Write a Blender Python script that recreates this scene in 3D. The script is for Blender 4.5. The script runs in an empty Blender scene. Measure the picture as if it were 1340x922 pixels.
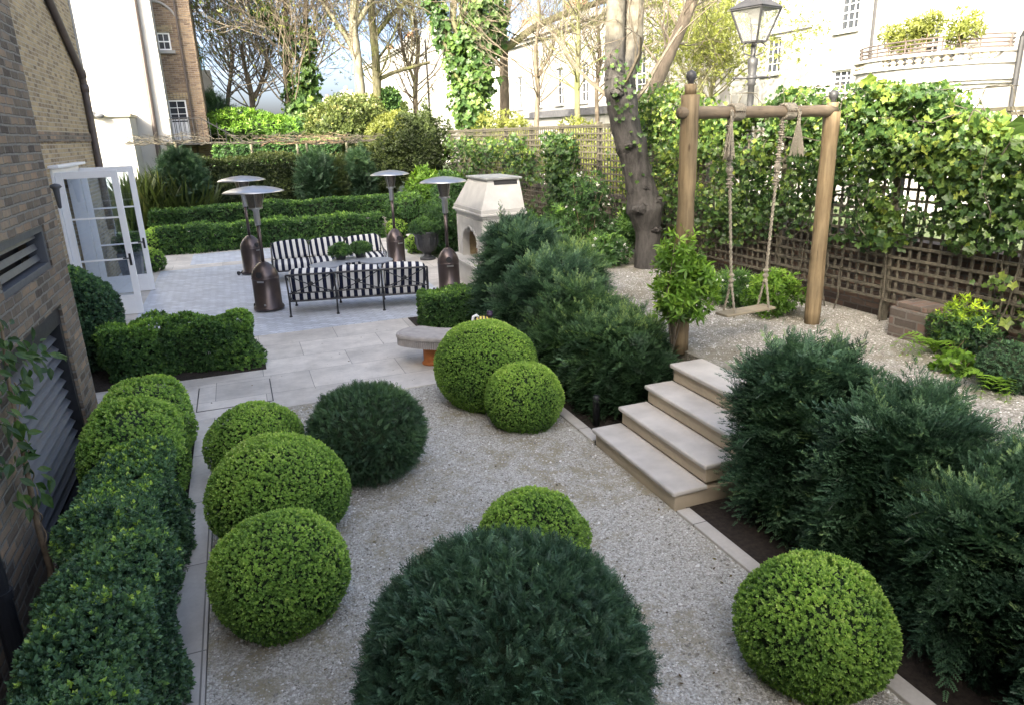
import bpy, math, random
import numpy as np
from math import pi, sin, cos, tan, atan2, sqrt, radians
from mathutils import Vector, Matrix

# ------------------------------------------------------------------ camera
F_PX, PCX, PCY, PW = 924.0, 670.0, 461.0, 1340.0
VA, VV = np.array([300., 183.]), np.array([770., 3400.])
def _d(p): return np.array([(p[0]-PCX)/F_PX, -(p[1]-PCY)/F_PX, -1.0])
_dn = _d(VV); _dn /= np.linalg.norm(_dn); _up = -_dn
_ya = _d(VA); _ya -= _up*(_ya@_up); _ya /= np.linalg.norm(_ya)
_xa = np.cross(_ya, _up)
RW = np.stack([_xa, _ya, _up])            # camera -> world
CAM = np.array([0., 0., 3.1])
def at(px, py, z=0.0):                     # photo pixel -> the point at height z it shows
    w = RW@_d((px, py)); return CAM+w*((z-CAM[2])/w[2])
def aty(px, py, y):
    w = RW@_d((px, py)); return CAM+w*(y/w[1])
def atx(px, py, x):
    w = RW@_d((px, py)); return CAM+w*(x/w[0])

scene = bpy.context.scene
col = scene.collection
cd = bpy.data.cameras.new('camera'); cam = bpy.data.objects.new('camera', cd); col.objects.link(cam)
cd.sensor_width = 36.0; cd.lens = 36.0*F_PX/PW; cd.clip_start = 0.05; cd.clip_end = 2000
m4 = Matrix.Identity(4)
for i in range(3):
    for j in range(3): m4[i][j] = RW[i][j]
    m4[i][3] = CAM[i]
cam.matrix_world = m4
scene.camera = cam

# ------------------------------------------------------------------ light
SUN_EL, SUN_AZ = radians(31), radians(40)
to_sun = Vector((-cos(SUN_AZ)*cos(SUN_EL), -sin(SUN_AZ)*cos(SUN_EL), sin(SUN_EL)))
world = bpy.data.worlds.new('World'); scene.world = world; world.use_nodes = True
wn = world.node_tree
sky = wn.nodes.new('ShaderNodeTexSky'); sky.sky_type = 'NISHITA'; sky.sun_disc = False
sky.sun_elevation = SUN_EL; sky.sun_rotation = atan2(to_sun.x, to_sun.y)
sky.air_density = 0.4; sky.dust_density = 6.0; sky.ozone_density = 1.0
bg = wn.nodes['Background']; bg.inputs['Strength'].default_value = 0.15
wn.links.new(sky.outputs[0], bg.inputs['Color'])
sl = bpy.data.lights.new('sun', 'SUN'); sun = bpy.data.objects.new('sun', sl); col.objects.link(sun)
sl.energy = 2.0; sl.angle = radians(0.5); sl.color = (1.0, 0.93, 0.82)
sun.rotation_euler = (-to_sun).to_track_quat('-Z', 'Y').to_euler()
vs = scene.view_settings
vs.view_transform = 'Standard'; vs.look = 'None'; vs.gamma = 1.0; vs.exposure = 2.85
vs.use_curve_mapping = False
try:
    vs.use_white_balance = True; vs.white_balance_temperature = 6950; vs.white_balance_tint = 4
except Exception: pass
scene.cycles.use_denoising = True
scene.cycles.max_bounces = 6
scene.cycles.transparent_max_bounces = 12

# ------------------------------------------------------------------ mesh helpers
rng = np.random.default_rng(11)
random.seed(5)
def unit(a): return a/np.maximum(np.linalg.norm(a, axis=-1, keepdims=True), 1e-9)

class MB:
    def __init__(s): s.v = []; s.n = 0; s.f = []
    def add(s, v, faces, mi=0, val=0.5):
        v = np.asarray(v, float).reshape(-1, 3)
        if isinstance(faces, np.ndarray): fs = [faces]
        else:
            by = {}
            for f in faces: by.setdefault(len(f), []).append(f)
            fs = [np.array(x) for x in by.values()]
        for f in fs:
            vv = np.broadcast_to(np.asarray(val, float), (len(f),)) if np.ndim(val) == 0 else np.asarray(val, float)
            s.f.append((f+s.n, mi, vv))
        s.v.append(v); s.n += len(v)
        return s
    def box(s, x0, x1, y0, y1, z0, z1, mi=0):
        x0, x1 = min(x0, x1), max(x0, x1); y0, y1 = min(y0, y1), max(y0, y1)
        v = [(x, y, z) for z in (z0, z1) for y in (y0, y1) for x in (x0, x1)]
        return s.add(v, [(0,2,3,1),(4,5,7,6),(0,1,5,4),(2,6,7,3),(0,4,6,2),(1,3,7,5)], mi)
    def obox(s, c, size, R=None, mi=0):
        h = np.array(size)/2
        v = np.array([(x, y, z) for z in (-1, 1) for y in (-1, 1) for x in (-1, 1)])*h
        if R is not None: v = v@np.array(R).T
        return s.add(v+np.array(c), [(0,2,3,1),(4,5,7,6),(0,1,5,4),(2,6,7,3),(0,4,6,2),(1,3,7,5)], mi)
    def bar(s, a, b, w, t=None, mi=0):                         # square bar from a to b
        a, b = np.array(a, float), np.array(b, float); t = t or w
        d = unit(b-a); r = np.array([0, 0, 1.]) if abs(d[2]) < .9 else np.array([1., 0, 0])
        u = unit(np.cross(d, r)); n = np.cross(u, d)
        return s.obox((a+b)/2, (w, t, np.linalg.norm(b-a)), np.stack([u, n, d], 1), mi)
    def tube(s, pts, rad, n=8, mi=0, cap=True, val=0.5, noise=0.0):
        p = np.asarray(pts, float); k = len(p)
        r = np.broadcast_to(np.asarray(rad, float), (k,))
        t = np.empty_like(p); t[1:-1] = p[2:]-p[:-2] if k > 2 else p[1:-1]; t[0] = p[1]-p[0]; t[-1] = p[-1]-p[-2]
        t = unit(t)
        ref = np.array([0, 0, 1.]) if abs(t[:, 2]).mean() < .8 else np.array([1., 0.13, 0])
        u = unit(np.cross(t, ref)); w = np.cross(t, u)
        a = np.linspace(0, 2*pi, n, endpoint=False)
        rr = np.repeat(r[:, None], n, 1)
        if noise: rr = rr*(1+noise*rng.normal(size=rr.shape))
        v = p[:, None]+rr[..., None]*(np.cos(a)[None, :, None]*u[:, None]+np.sin(a)[None, :, None]*w[:, None])
        i = np.arange(k-1)[:, None]*n; j = np.arange(n)[None]; j2 = (j+1) % n
        f = np.stack([i+j, i+j2, i+n+j2, i+n+j], -1).reshape(-1, 4)
        s.add(v.reshape(-1, 3), f, mi, val)
        if cap and n > 3:
            b = s.n-k*n
            s.f.append((np.array([list(range(n))[::-1]])+b, mi, np.array([val])))
            s.f.append((np.array([list(range((k-1)*n, k*n))])+b, mi, np.array([val])))
        return s
    def lathe(s, prof, c=(0, 0, 0), n=32, mi=0, a0=0, a1=2*pi, sx=1, sy=1):
        full = abs(a1-a0-2*pi) < 1e-6
        a = np.linspace(a0, a1, n, endpoint=not full); m = len(a)
        pr = np.array(prof, float)
        v = np.stack([pr[:, None, 0]*np.cos(a)*sx, pr[:, None, 0]*np.sin(a)*sy, np.repeat(pr[:, None, 1], m, 1)], -1)+np.array(c)
        f = []
        for i in range(len(pr)-1):
            for j in range(m if full else m-1):
                k = (j+1) % m; f.append((i*m+j, i*m+k, (i+1)*m+k, (i+1)*m+j))
        return s.add(v.reshape(-1, 3), f, mi)
    def prism(s, poly, z0, z1, mi=0):
        n = len(poly); v = [(x, y, z0) for x, y in poly]+[(x, y, z1) for x, y in poly]
        return s.add(v, [tuple(range(n))[::-1], tuple(range(n, 2*n))]+[(i, (i+1) % n, n+(i+1) % n, n+i) for i in range(n)], mi)
    def pillow(s, c, size, e=.35, n=18, R=None, mi=0):
        u = np.linspace(-pi/2, pi/2, n); w = np.linspace(0, 2*pi, 2*n, endpoint=False)
        f_ = lambda x, q: np.sign(x)*np.abs(x)**q
        cu, su = f_(np.cos(u), e*1.3), f_(np.sin(u), e*1.3); cw, sw = f_(np.cos(w), e), f_(np.sin(w), e)
        v = np.stack([cu[:, None]*cw, cu[:, None]*sw, np.repeat(su[:, None], 2*n, 1)], -1)*np.array(size)/2
        v = v.reshape(-1, 3)
        if R is not None: v = v@np.array(R).T
        m = 2*n; f = [(i*m+j, i*m+(j+1) % m, (i+1)*m+(j+1) % m, (i+1)*m+j) for i in range(n-1) for j in range(m)]
        return s.add(v+np.array(c), f, mi)
    def scatter(s, tmpl, pos, R, size, vals, mi=0, jit=.12):
        tv, tf, tj = tmpl
        n = len(pos); k = len(tv)
        size = np.broadcast_to(np.asarray(size, float), (n,))
        v = np.einsum('nij,kj->nki', R, tv)*size[:, None, None]+pos[:, None]
        f = (tf[None]+(np.arange(n)*k)[:, None, None]).reshape(-1, tf.shape[1])
        val = (np.asarray(vals)[:, None]+jit*tj[None]+.05*rng.normal(size=(n, len(tf)))).reshape(-1)
        return s.add(v.reshape(-1, 3), f, mi, np.clip(val, 0, 1))
    def build(s, name, mats, parent=None, loc=None, smooth=False, bevel=0, seg=2):
        if not isinstance(mats, (list, tuple)): mats = [mats]
        V = np.concatenate(s.v)
        off = np.zeros(3)
        if parent is not None:
            q = parent
            while q is not None: off += np.array(q.location); q = q.parent
        elif loc is not None: off = np.array(loc, float)
        V = V-off
        me = bpy.data.meshes.new(name)
        me.vertices.add(len(V)); me.vertices.foreach_set('co', V.astype(np.float32).ravel())
        L = np.concatenate([f.ravel() for f, _, _ in s.f]); T = np.concatenate([np.full(len(f), f.shape[1]) for f, _, _ in s.f])
        me.loops.add(len(L)); me.loops.foreach_set('vertex_index', L.astype(np.int32))
        me.polygons.add(len(T)); st = np.concatenate([[0], np.cumsum(T)[:-1]])
        me.polygons.foreach_set('loop_start', st.astype(np.int32))
        me.polygons.foreach_set('material_index', np.concatenate([np.full(len(f), mi) for f, mi, _ in s.f]).astype(np.int32))
        at_ = me.attributes.new('v', 'FLOAT', 'FACE'); at_.data.foreach_set('value', np.concatenate([x for _, _, x in s.f]).astype(np.float32))
        me.update(calc_edges=True)
        me.polygons.foreach_set('use_smooth', np.full(len(T), bool(smooth)))
        for m in mats: me.materials.append(m)
        o = bpy.data.objects.new(name, me); col.objects.link(o)
        if parent is not None: o.parent = parent
        elif loc is not None: o.location = loc
        if bevel:
            b = o.modifiers.new('bevel', 'BEVEL'); b.width = bevel; b.segments = seg; b.limit_method = 'ANGLE'
            b.use_clamp_overlap = True
        return o

def tag(o, label, cat, group=None):
    o['label'] = label; o['category'] = cat
    if group: o['group'] = group
    return o
def thing(name, label, cat, loc=(0, 0, 0), group=None):
    o = bpy.data.objects.new(name, None); col.objects.link(o); o.location = loc; o.empty_display_size = .1
    return tag(o, label, cat, group)
def struct(o, kind='structure'): o['kind'] = kind; return o
def copy_tree(o, parent=None):
    c = o.copy(); col.objects.link(c); c.parent = parent
    for ch in list(o.children): copy_tree(ch, c)
    return c

# ------------------------------------------------------------------ materials
def nd(nt, typ, ins=None, **props):
    n = nt.nodes.new('ShaderNode'+typ)
    for k, v in props.items(): setattr(n, k, v)
    for k, v in (ins or {}).items():
        s = n.inputs[k]
        if isinstance(v, bpy.types.NodeSocket): nt.links.new(v, s)
        else: s.default_value = v
    return n
def rgb(c): return (c[0], c[1], c[2], 1.0)
def ramp(nt, fac, stops, interp='LINEAR'):
    r = nd(nt, 'ValToRGB', {'Fac': fac}); cr = r.color_ramp; cr.interpolation = interp
    while len(cr.elements) < len(stops): cr.elements.new(.5)
    for e, (p, c) in zip(cr.elements, stops): e.position = p; e.color = rgb(c)
    return r.outputs['Color']
def newmat(name):
    m = bpy.data.materials.new(name); m.use_nodes = True
    return m, m.node_tree, m.node_tree.nodes['Principled BSDF']
def coords(nt): return nd(nt, 'TexCoord').outputs['Object']
def geo_pos(nt): return nd(nt, 'NewGeometry').outputs['Position']
def noise(nt, vec, scale, detail=4, rough=.55, out='Fac'):
    return nd(nt, 'TexNoise', {'Vector': vec, 'Scale': scale, 'Detail': detail, 'Roughness': rough}).outputs[out]
def mixc(nt, fac, a, b, mode='MIX'):
    n = nd(nt, 'MixRGB', {'Fac': fac}, blend_type=mode)
    for k, v in (('Color1', a), ('Color2', b)):
        if isinstance(v, bpy.types.NodeSocket): nt.links.new(v, n.inputs[k])
        else: n.inputs[k].default_value = rgb(v)
    return n.outputs['Color']
def bump(nt, b, h, strength=.5, dist=.01):
    n = nd(nt, 'Bump', {'Height': h, 'Strength': strength, 'Distance': dist}); nt.links.new(n.outputs['Normal'], b.inputs['Normal'])
def plain(name, c, rough=.5, metal=0., var=.12, scale=6., bmp=0., spec=.5, rv=.1):
    m, nt, b = newmat(name); p = geo_pos(nt)
    n = noise(nt, p, scale, 5)
    c = np.array(c, float)
    nt.links.new(ramp(nt, n, [(.3, c*(1-var)), (.7, np.minimum(c*(1+var), 1))]), b.inputs['Base Color'])
    rr = nd(nt, 'MapRange', {'Value': noise(nt, p, scale*2.3, 4), 'To Min': max(rough-rv, .02), 'To Max': min(rough+rv, 1)})
    nt.links.new(rr.outputs[0], b.inputs['Roughness']); b.inputs['Metallic'].default_value = metal
    b.inputs['Specular IOR Level'].default_value = spec
    if bmp: bump(nt, b, noise(nt, p, scale*8, 6), bmp, .01)
    return m
def foliage(name, stops, rough=.45, trans=.3, spec=.4, gain=2.1):
    m, nt, b = newmat(name)
    v = nd(nt, 'Attribute', attribute_name='v').outputs['Fac']
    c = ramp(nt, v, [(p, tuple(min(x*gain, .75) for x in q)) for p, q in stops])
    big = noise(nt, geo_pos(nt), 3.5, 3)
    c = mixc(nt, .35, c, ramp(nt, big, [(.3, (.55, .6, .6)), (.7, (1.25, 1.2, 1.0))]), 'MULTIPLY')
    nt.links.new(c, b.inputs['Base Color']); b.inputs['Roughness'].default_value = rough
    b.inputs['Specular IOR Level'].default_value = spec
    if trans:
        t = nd(nt, 'BsdfTranslucent', {'Color': mixc(nt, 1, c, (1.3, 1.35, .7), 'MULTIPLY')})
        mx = nd(nt, 'MixShader', {0: trans, 1: b.outputs[0], 2: t.outputs[0]})
        nt.links.new(mx.outputs[0], nt.nodes['Material Output'].inputs['Surface'])
    return m
def wall_uv(nt, sc=1.0):
    g = nd(nt, 'NewGeometry'); p = nd(nt, 'SeparateXYZ', {0: g.outputs['Position']}); n = nd(nt, 'SeparateXYZ', {0: g.outputs['True Normal']})
    ax = nd(nt, 'Math', {0: nd(nt, 'Math', {0: n.outputs[0]}, operation='ABSOLUTE').outputs[0], 1: .6}, operation='GREATER_THAN').outputs[0]
    u = nd(nt, 'Mix', {0: ax, 2: p.outputs[0], 3: p.outputs[1]}).outputs[0]
    az = nd(nt, 'Math', {0: nd(nt, 'Math', {0: n.outputs[2]}, operation='ABSOLUTE').outputs[0], 1: .6}, operation='GREATER_THAN').outputs[0]
    w = nd(nt, 'Mix', {0: az, 2: p.outputs[2], 3: p.outputs[1]}).outputs[0]
    return nd(nt, 'CombineXYZ', {0: u, 1: w, 2: 0.0}).outputs[0]
def brick(name, stops, mortar, bw=.235, bh=.078, ms=.011, rough=.85, bstr=.8, soot=.35):
    m, nt, b = newmat(name); uv = wall_uv(nt)
    wob = nd(nt, 'VectorMath', {0: nd(nt, 'TexNoise', {'Vector': uv, 'Scale': 9., 'Detail': 2.}).outputs['Color'], 1: (.5, .5, .5)}, operation='SUBTRACT').outputs[0]
    uv2 = nd(nt, 'VectorMath', {0: uv, 1: nd(nt, 'VectorMath', {0: wob, 'Scale': .022}, operation='SCALE').outputs[0]}, operation='ADD').outputs[0]
    br = nd(nt, 'TexBrick', {'Vector': uv2, 'Scale': 1., 'Mortar Size': ms, 'Mortar Smooth': .35, 'Bias': 0., 'Brick Width': bw, 'Row Height': bh,
        'Color1': (0, 0, 0, 1), 'Color2': (1, 1, 1, 1), 'Mortar': (.5, .5, .5, 1)}, offset=.5)
    n = noise(nt, uv, 22., 5, .7)
    f = nd(nt, 'Math', {0: nd(nt, 'Math', {0: br.outputs['Color'], 1: .62}, operation='MULTIPLY').outputs[0], 1: nd(nt, 'Math', {0: n, 1: .45}, operation='MULTIPLY').outputs[0]}, operation='ADD').outputs[0]
    c = ramp(nt, f, stops)
    lg = noise(nt, uv, 1.3, 5, .6)
    c = mixc(nt, soot, c, ramp(nt, lg, [(.32, (.42, .42, .44)), (.68, (1.2, 1.15, 1.05))]), 'MULTIPLY')
    mo = mixc(nt, noise(nt, uv, 30., 4), np.array(mortar)*.6, np.array(mortar)*1.25)
    c = mixc(nt, br.outputs['Fac'], c, mo)
    nt.links.new(c, b.inputs['Base Color']); b.inputs['Roughness'].default_value = rough; b.inputs['Specular IOR Level'].default_value = .25
    h = nd(nt, 'Math', {0: nd(nt, 'Math', {0: n, 1: .6}, operation='MULTIPLY').outputs[0], 1: br.outputs['Fac']}, operation='SUBTRACT').outputs[0]
    bump(nt, b, h, bstr, .012)
    return m
def gravel(name, scale, stops, dirt, rough=.8):
    m, nt, b = newmat(name); p = geo_pos(nt)
    wp = nd(nt, 'VectorMath', {0: p, 1: nd(nt, 'VectorMath', {0: nd(nt, 'TexNoise', {'Vector': p, 'Scale': 40.}).outputs['Color'], 'Scale': .02}, operation='SCALE').outputs[0]}, operation='ADD').outputs[0]
    vo = nd(nt, 'TexVoronoi', {'Vector': wp, 'Scale': scale, 'Randomness': 1.})
    vo2 = nd(nt, 'TexVoronoi', {'Vector': wp, 'Scale': scale*2.1, 'Randomness': 1.})
    sep = nd(nt, 'SeparateColor', {0: vo.outputs['Color']}); sep2 = nd(nt, 'SeparateColor', {0: vo2.outputs['Color']})
    c = mixc(nt, .45, ramp(nt, sep.outputs[0], stops), ramp(nt, sep2.outputs[1], stops))
    edge = nd(nt, 'MapRange', {'Value': vo.outputs['Distance'], 'From Min': .35, 'From Max': .75, 'To Min': 0., 'To Max': .4}).outputs[0]
    c = mixc(nt, edge, c, np.array(dirt)*.5)
    lg = noise(nt, p, .9, 6, .62); md = noise(nt, p, 5., 5, .65)
    f = nd(nt, 'Math', {0: lg, 1: md}, operation='MULTIPLY').outputs[0]
    c = mixc(nt, nd(nt, 'MapRange', {'Value': f, 'From Min': .22, 'From Max': .34, 'To Min': 0., 'To Max': .85}).outputs[0], c, dirt)
    nt.links.new(c, b.inputs['Base Color']); b.inputs['Roughness'].default_value = rough; b.inputs['Specular IOR Level'].default_value = .3
    h = nd(nt, 'Math', {0: 1., 1: vo.outputs['Distance']}, operation='SUBTRACT').outputs[0]
    bump(nt, b, h, .9, .012)
    return m
def slabs(name, c, bw, bh, ms=.004, var=.1, rough=.6, off=.5, joint=.45, bstr=.3, rot=0., blot=.12, cool=None):
    m, nt, b = newmat(name); p = geo_pos(nt)
    uv = nd(nt, 'Mapping', {'Vector': p, 'Rotation': (0, 0, rot)}).outputs[0]
    br = nd(nt, 'TexBrick', {'Vector': uv, 'Scale': 1., 'Mortar Size': ms, 'Mortar Smooth': .2, 'Bias': 0., 'Brick Width': bw, 'Row Height': bh,
        'Color1': (0, 0, 0, 1), 'Color2': (1, 1, 1, 1), 'Mortar': (.5, .5, .5, 1)}, offset=off)
    c = np.array(c, float); c2 = np.array(cool if cool is not None else c*(1+var))
    n1 = noise(nt, p, 2.1, 6, .65); n2 = noise(nt, p, 34., 5, .7)
    cc = ramp(nt, br.outputs['Color'], [(0, c*(1-var)), (1, c2)])
    cc = mixc(nt, 1, cc, ramp(nt, n1, [(.3, (1-blot,)*3), (.7, (1+blot*.6,)*3)]), 'MULTIPLY')
    cc = mixc(nt, .5, cc, ramp(nt, n2, [(.3, (.86, .85, .84)), (.7, (1.08, 1.08, 1.08))]), 'MULTIPLY')
    cc = mixc(nt, br.outputs['Fac'], cc, c*joint)
    nt.links.new(cc, b.inputs['Base Color']); b.inputs['Roughness'].default_value = rough; b.inputs['Specular IOR Level'].default_value = .35
    h = nd(nt, 'Math', {0: nd(nt, 'Math', {0: n2, 1: .35}, operation='MULTIPLY').outputs[0], 1: br.outputs['Fac']}, operation='SUBTRACT').outputs[0]
    bump(nt, b, h, bstr, .006)
    return m
def wood(name, c1, c2, rough=.7, scale=(26, 26, 2.2), bmp=.35):
    m, nt, b = newmat(name); p = geo_pos(nt)
    uv = nd(nt, 'Mapping', {'Vector': p, 'Scale': scale}).outputs[0]
    n = noise(nt, uv, 1., 6, .6); l = noise(nt, p, 2.5, 4)
    c = mixc(nt, 1, ramp(nt, n, [(.3, c1), (.7, c2)]), ramp(nt, l, [(.3, (.75, .77, .8)), (.7, (1.1, 1.08, 1.05))]), 'MULTIPLY')
    uv3 = nd(nt, 'Mapping', {'Vector': p, 'Scale': tuple(x*1.3+(2 if x > 10 else -.9) for x in scale)}).outputs[0]
    k = noise(nt, uv3, 1.3, 5, .7); kn = nd(nt, 'TexVoronoi', {'Vector': nd(nt, 'Mapping', {'Vector': p, 'Scale': (9, 9, 2.6)}).outputs[0], 'Scale': 1.}).outputs['Distance']
    c = mixc(nt, 1, c, ramp(nt, k, [(.33, (.5, .47, .44)), (.41, (1, 1, 1))]), 'MULTIPLY'); c = mixc(nt, 1, c, ramp(nt, kn, [(.05, (.42, .36, .3)), (.13, (1, 1, 1))]), 'MULTIPLY')
    nt.links.new(c, b.inputs['Base Color']); b.inputs['Roughness'].default_value = rough; b.inputs['Specular IOR Level'].default_value = .3
    bump(nt, b, mixc(nt, .5, n, k), bmp, .01)
    return m
def glass(name, tint=(.9, .95, 1.), rough=.02, op=.25, dark=(.03, .035, .04)):
    m, nt, b = newmat(name)
    gl = nd(nt, 'BsdfGlossy', {'Color': rgb((1, 1, 1)), 'Roughness': rough}); tr = nd(nt, 'BsdfTransparent', {'Color': rgb(tint)})
    fr = nd(nt, 'Fresnel', {'IOR': 1.5}); f2 = nd(nt, 'Math', {0: fr.outputs[0], 1: op}, operation='ADD')
    mx = nd(nt, 'MixShader', {0: f2.outputs[0], 1: tr.outputs[0], 2: gl.outputs[0]})
    nt.links.new(mx.outputs[0], nt.nodes['Material Output'].inputs['Surface'])
    return m
def bark(name, lo, hi, patch=None, scale=9., bstr=.9, moss=None):
    m, nt, b = newmat(name); p = geo_pos(nt)
    uv = nd(nt, 'Mapping', {'Vector': p, 'Scale': (1, 1, .28)}).outputs[0]
    n = noise(nt, uv, scale, 7, .7); l = noise(nt, p, 1.1, 4)
    c = ramp(nt, n, [(.3, lo), (.68, hi)])
    if patch is not None:
        v = nd(nt, 'TexVoronoi', {'Vector': uv, 'Scale': 5.})
        c = mixc(nt, nd(nt, 'MapRange', {'Value': noise(nt, uv, 4.5, 4), 'From Min': .48, 'From Max': .56}).outputs[0], c, patch)
    if moss is not None:
        c = mixc(nt, nd(nt, 'MapRange', {'Value': l, 'From Min': .45, 'From Max': .65, 'To Max': .6}).outputs[0], c, moss)
    nt.links.new(c, b.inputs['Base Color']); b.inputs['Roughness'].default_value = .85; b.inputs['Specular IOR Level'].default_value = .2
    bump(nt, b, n, bstr, .03)
    return m

MT = {}
MT['brick_old'] = brick('old soot brick', [(.1, (.065, .053, .045)), (.35, (.15, .124, .1)), (.6, (.25, .203, .155)), (.9, (.34, .245, .165))], (.23, .215, .185), bw=.24, bh=.078, ms=.013, bstr=1.2, soot=.7)
MT['brick_yellow'] = brick('yellow stock brick', [(.1, (.13, .1, .07)), (.35, (.27, .21, .13)), (.65, (.4, .32, .19)), (.95, (.46, .36, .22))], (.42, .38, .31), ms=.012, bstr=.7, soot=.4)
MT['brick_brown'] = brick('brown brick', [(.1, (.1, .07, .05)), (.4, (.19, .135, .095)), (.7, (.27, .2, .13)), (.95, (.33, .25, .16))], (.28, .24, .2), ms=.012, soot=.3)
MT['brick_dark'] = brick('dark garden brick', [(.1, (.05, .04, .04)), (.5, (.1, .075, .065)), (.95, (.17, .11, .085))], (.1, .095, .09), bstr=.9)
MT['brick_pier'] = brick('weathered pier brick', [(.1, (.06, .052, .048)), (.45, (.13, .108, .092)), (.75, (.18, .12, .098)), (.95, (.21, .17, .14))], (.17, .155, .14), bw=.3, bh=.095, ms=.012, bstr=1.)
MT['gravel'] = gravel('pale gravel', 62., [(0, (.24, .225, .195)), (.3, (.48, .46, .415)), (.65, (.63, .61, .565)), (.93, (.76, .745, .71)), (1, (.86, .85, .83))], (.32, .28, .185))
MT['gravel_up'] = gravel('cream gravel', 52., [(0, (.15, .135, .11)), (.3, (.3, .28, .24)), (.65, (.42, .4, .355)), (1, (.62, .6, .56))], (.22, .2, .15))
MT['stone'] = slabs('limestone paving', (.64, .6, .55), 1.2, .75, var=.1, rot=0., blot=.26, joint=.35)
MT['stone_strip'] = slabs('limestone edging', (.56, .53, .49), .3, 1.05, ms=.006, var=.08, blot=.22, off=0., joint=.35)
MT['step_top'] = plain('limestone tread', (.56, .525, .485), .6, var=.17, scale=3.2, bmp=.12)
MT['step_riser'] = plain('limestone riser', (.5, .42, .315), .65, var=.14, scale=2.5, bmp=.12)
MT['setts'] = slabs('blue grey setts', (.59, .625, .69), .2, .1, ms=.007, var=.11, rough=.5, joint=.6, bstr=.5, rot=.78, blot=.18)
MT['fire_stone'] = plain('pale cast stone', (.5, .488, .46), .75, var=.14, scale=3., bmp=.2)
MT['fire_brick'] = plain('cream fire brick', (.42, .33, .2), .8, var=.3, scale=5.)
MT['soil'] = plain('dark soil', (.035, .026, .02), .95, var=.5, scale=28., bmp=1.)
MT['earth'] = plain('rough grass', (.05, .075, .025), .95, var=.4, scale=6., bmp=.6)
MT['white'] = plain('white paint', (.86, .865, .87), .45, var=.03, scale=4.)
MT['stucco'] = plain('white stucco', (.31, .305, .295), .8, var=.08, scale=.9)
MT['stucco_bright'] = plain('bright white render', (.42, .415, .4), .8, var=.05, scale=1.5)
MT['stucco_shade'] = plain('shade toned cream stucco', (.4, .36, .28), .8, var=.06, scale=1.5)
MT['black_metal'] = plain('black iron', (.018, .019, .022), .42, var=.2, scale=12.)
MT['lamp_metal'] = plain('weathered dark iron', (.042, .042, .045), .5, var=.2, scale=12.)
MT['grey_metal'] = plain('grey painted louvre', (.085, .09, .1), .45, var=.08)
MT['pipe'] = plain('brown painted pipe', (.085, .068, .062), .5, var=.15)
MT['bronze'] = plain('bronze heater paint', (.1, .08, .078), .32, metal=.7, var=.15, scale=3., rv=.05)
MT['alu'] = plain('brushed aluminium', (.5, .5, .505), .35, metal=.9, var=.05)
MT['mesh'] = plain('burner mesh', (.2, .18, .16), .4, metal=.8, var=.3, scale=60.)
MT['table_stone'] = plain('grey table top', (.28, .3, .34), .4, var=.1)
MT['terracotta'] = plain('terracotta', (.5, .17, .05), .7, var=.2, scale=8.)
MT['bench_stone'] = plain('carved stone', (.4, .37, .35), .85, var=.15, scale=9., bmp=.4)
MT['urn'] = plain('dark lead urn', (.035, .037, .042), .4, var=.3, scale=15.)
MT['planter'] = plain('grey planter', (.1, .105, .12), .6, var=.15)
MT['mat'] = plain('brown coir', (.17, .11, .07), .95, var=.2, scale=40.)
MT['lead'] = plain('lead sheet', (.13, .135, .15), .6, var=.15)
MT['slate'] = plain('slate roof', (.1, .1, .11), .7, var=.2)
MT['chimney'] = plain('terracotta pot', (.38, .19, .12), .8, var=.2)
MT['dark'] = plain('dark interior', (.02, .02, .022), .7)
MT['glass'] = glass('door glass', op=.06)
MT['winglass'] = plain('window glass', (.035, .04, .05), .08, var=.3, scale=1.2, spec=.7, rv=.03)
def frosted(name, c):
    m, nt, b = newmat(name); d = nd(nt, 'BsdfTranslucent', {'Color': rgb(c)}); d2 = nd(nt, 'BsdfDiffuse', {'Color': rgb(c)}); tr = nd(nt, 'BsdfTransparent', {'Color': rgb((.97, .97, .97))})
    a = nd(nt, 'MixShader', {0: .5, 1: d.outputs[0], 2: d2.outputs[0]}); mx = nd(nt, 'MixShader', {0: .72, 1: a.outputs[0], 2: tr.outputs[0]}); nt.links.new(mx.outputs[0], nt.nodes['Material Output'].inputs['Surface']); return m
MT['lampglass'] = frosted('lantern glass', (.7, .7, .68))
MT['blueglass'] = plain('blue mesh', (.2, .5, .68), .3, var=.1)
MT['post'] = wood('treated pine post', (.125, .09, .05), (.285, .215, .125))
MT['bar'] = wood('weathered pole', (.12, .095, .066), (.23, .18, .125), scale=(2.2, 26, 26))
MT['trellis'] = wood('weathered trellis', (.07, .064, .05), (.145, .13, .1), scale=(20, 20, 20), bmp=.2)
MT['seat'] = wood('swing seat wood', (.22, .19, .13), (.34, .29, .21), scale=(3, 30, 30))
MT['rope'] = plain('hemp rope', (.34, .305, .24), .9, var=.35, scale=120., bmp=1.)
MT['log'] = wood('cut logs', (.18, .1, .06), (.5, .38, .27))
MT['bark_plane'] = bark('plane bark', (.025, .024, .023), (.1, .093, .087), None, 11., 1.)
MT['bark_pale'] = bark('pale peeling bark', (.1, .097, .065), (.21, .195, .14), (.24, .225, .165), 6., .6)
MT['bark_green'] = bark('mossy bark', (.07, .065, .04), (.17, .16, .1), None, 8., .8, moss=(.15, .17, .05))
MT['bark_brown'] = bark('brown bark', (.09, .075, .058), (.2, .165, .125), None, 9., .8)
MT['twig'] = plain('grey brown twigs', (.15, .125, .092), .9, var=.3, scale=20.)
MT['stem'] = plain('pale stems', (.22, .16, .1), .9, var=.3, scale=20.)
BOX = [(0, (.018, .04, .014)), (.25, (.052, .108, .024)), (.5, (.125, .208, .046)), (.75, (.22, .312, .07)), (1, (.32, .4, .12))]
MT['box'] = foliage('clipped box leaves', BOX)
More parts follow.
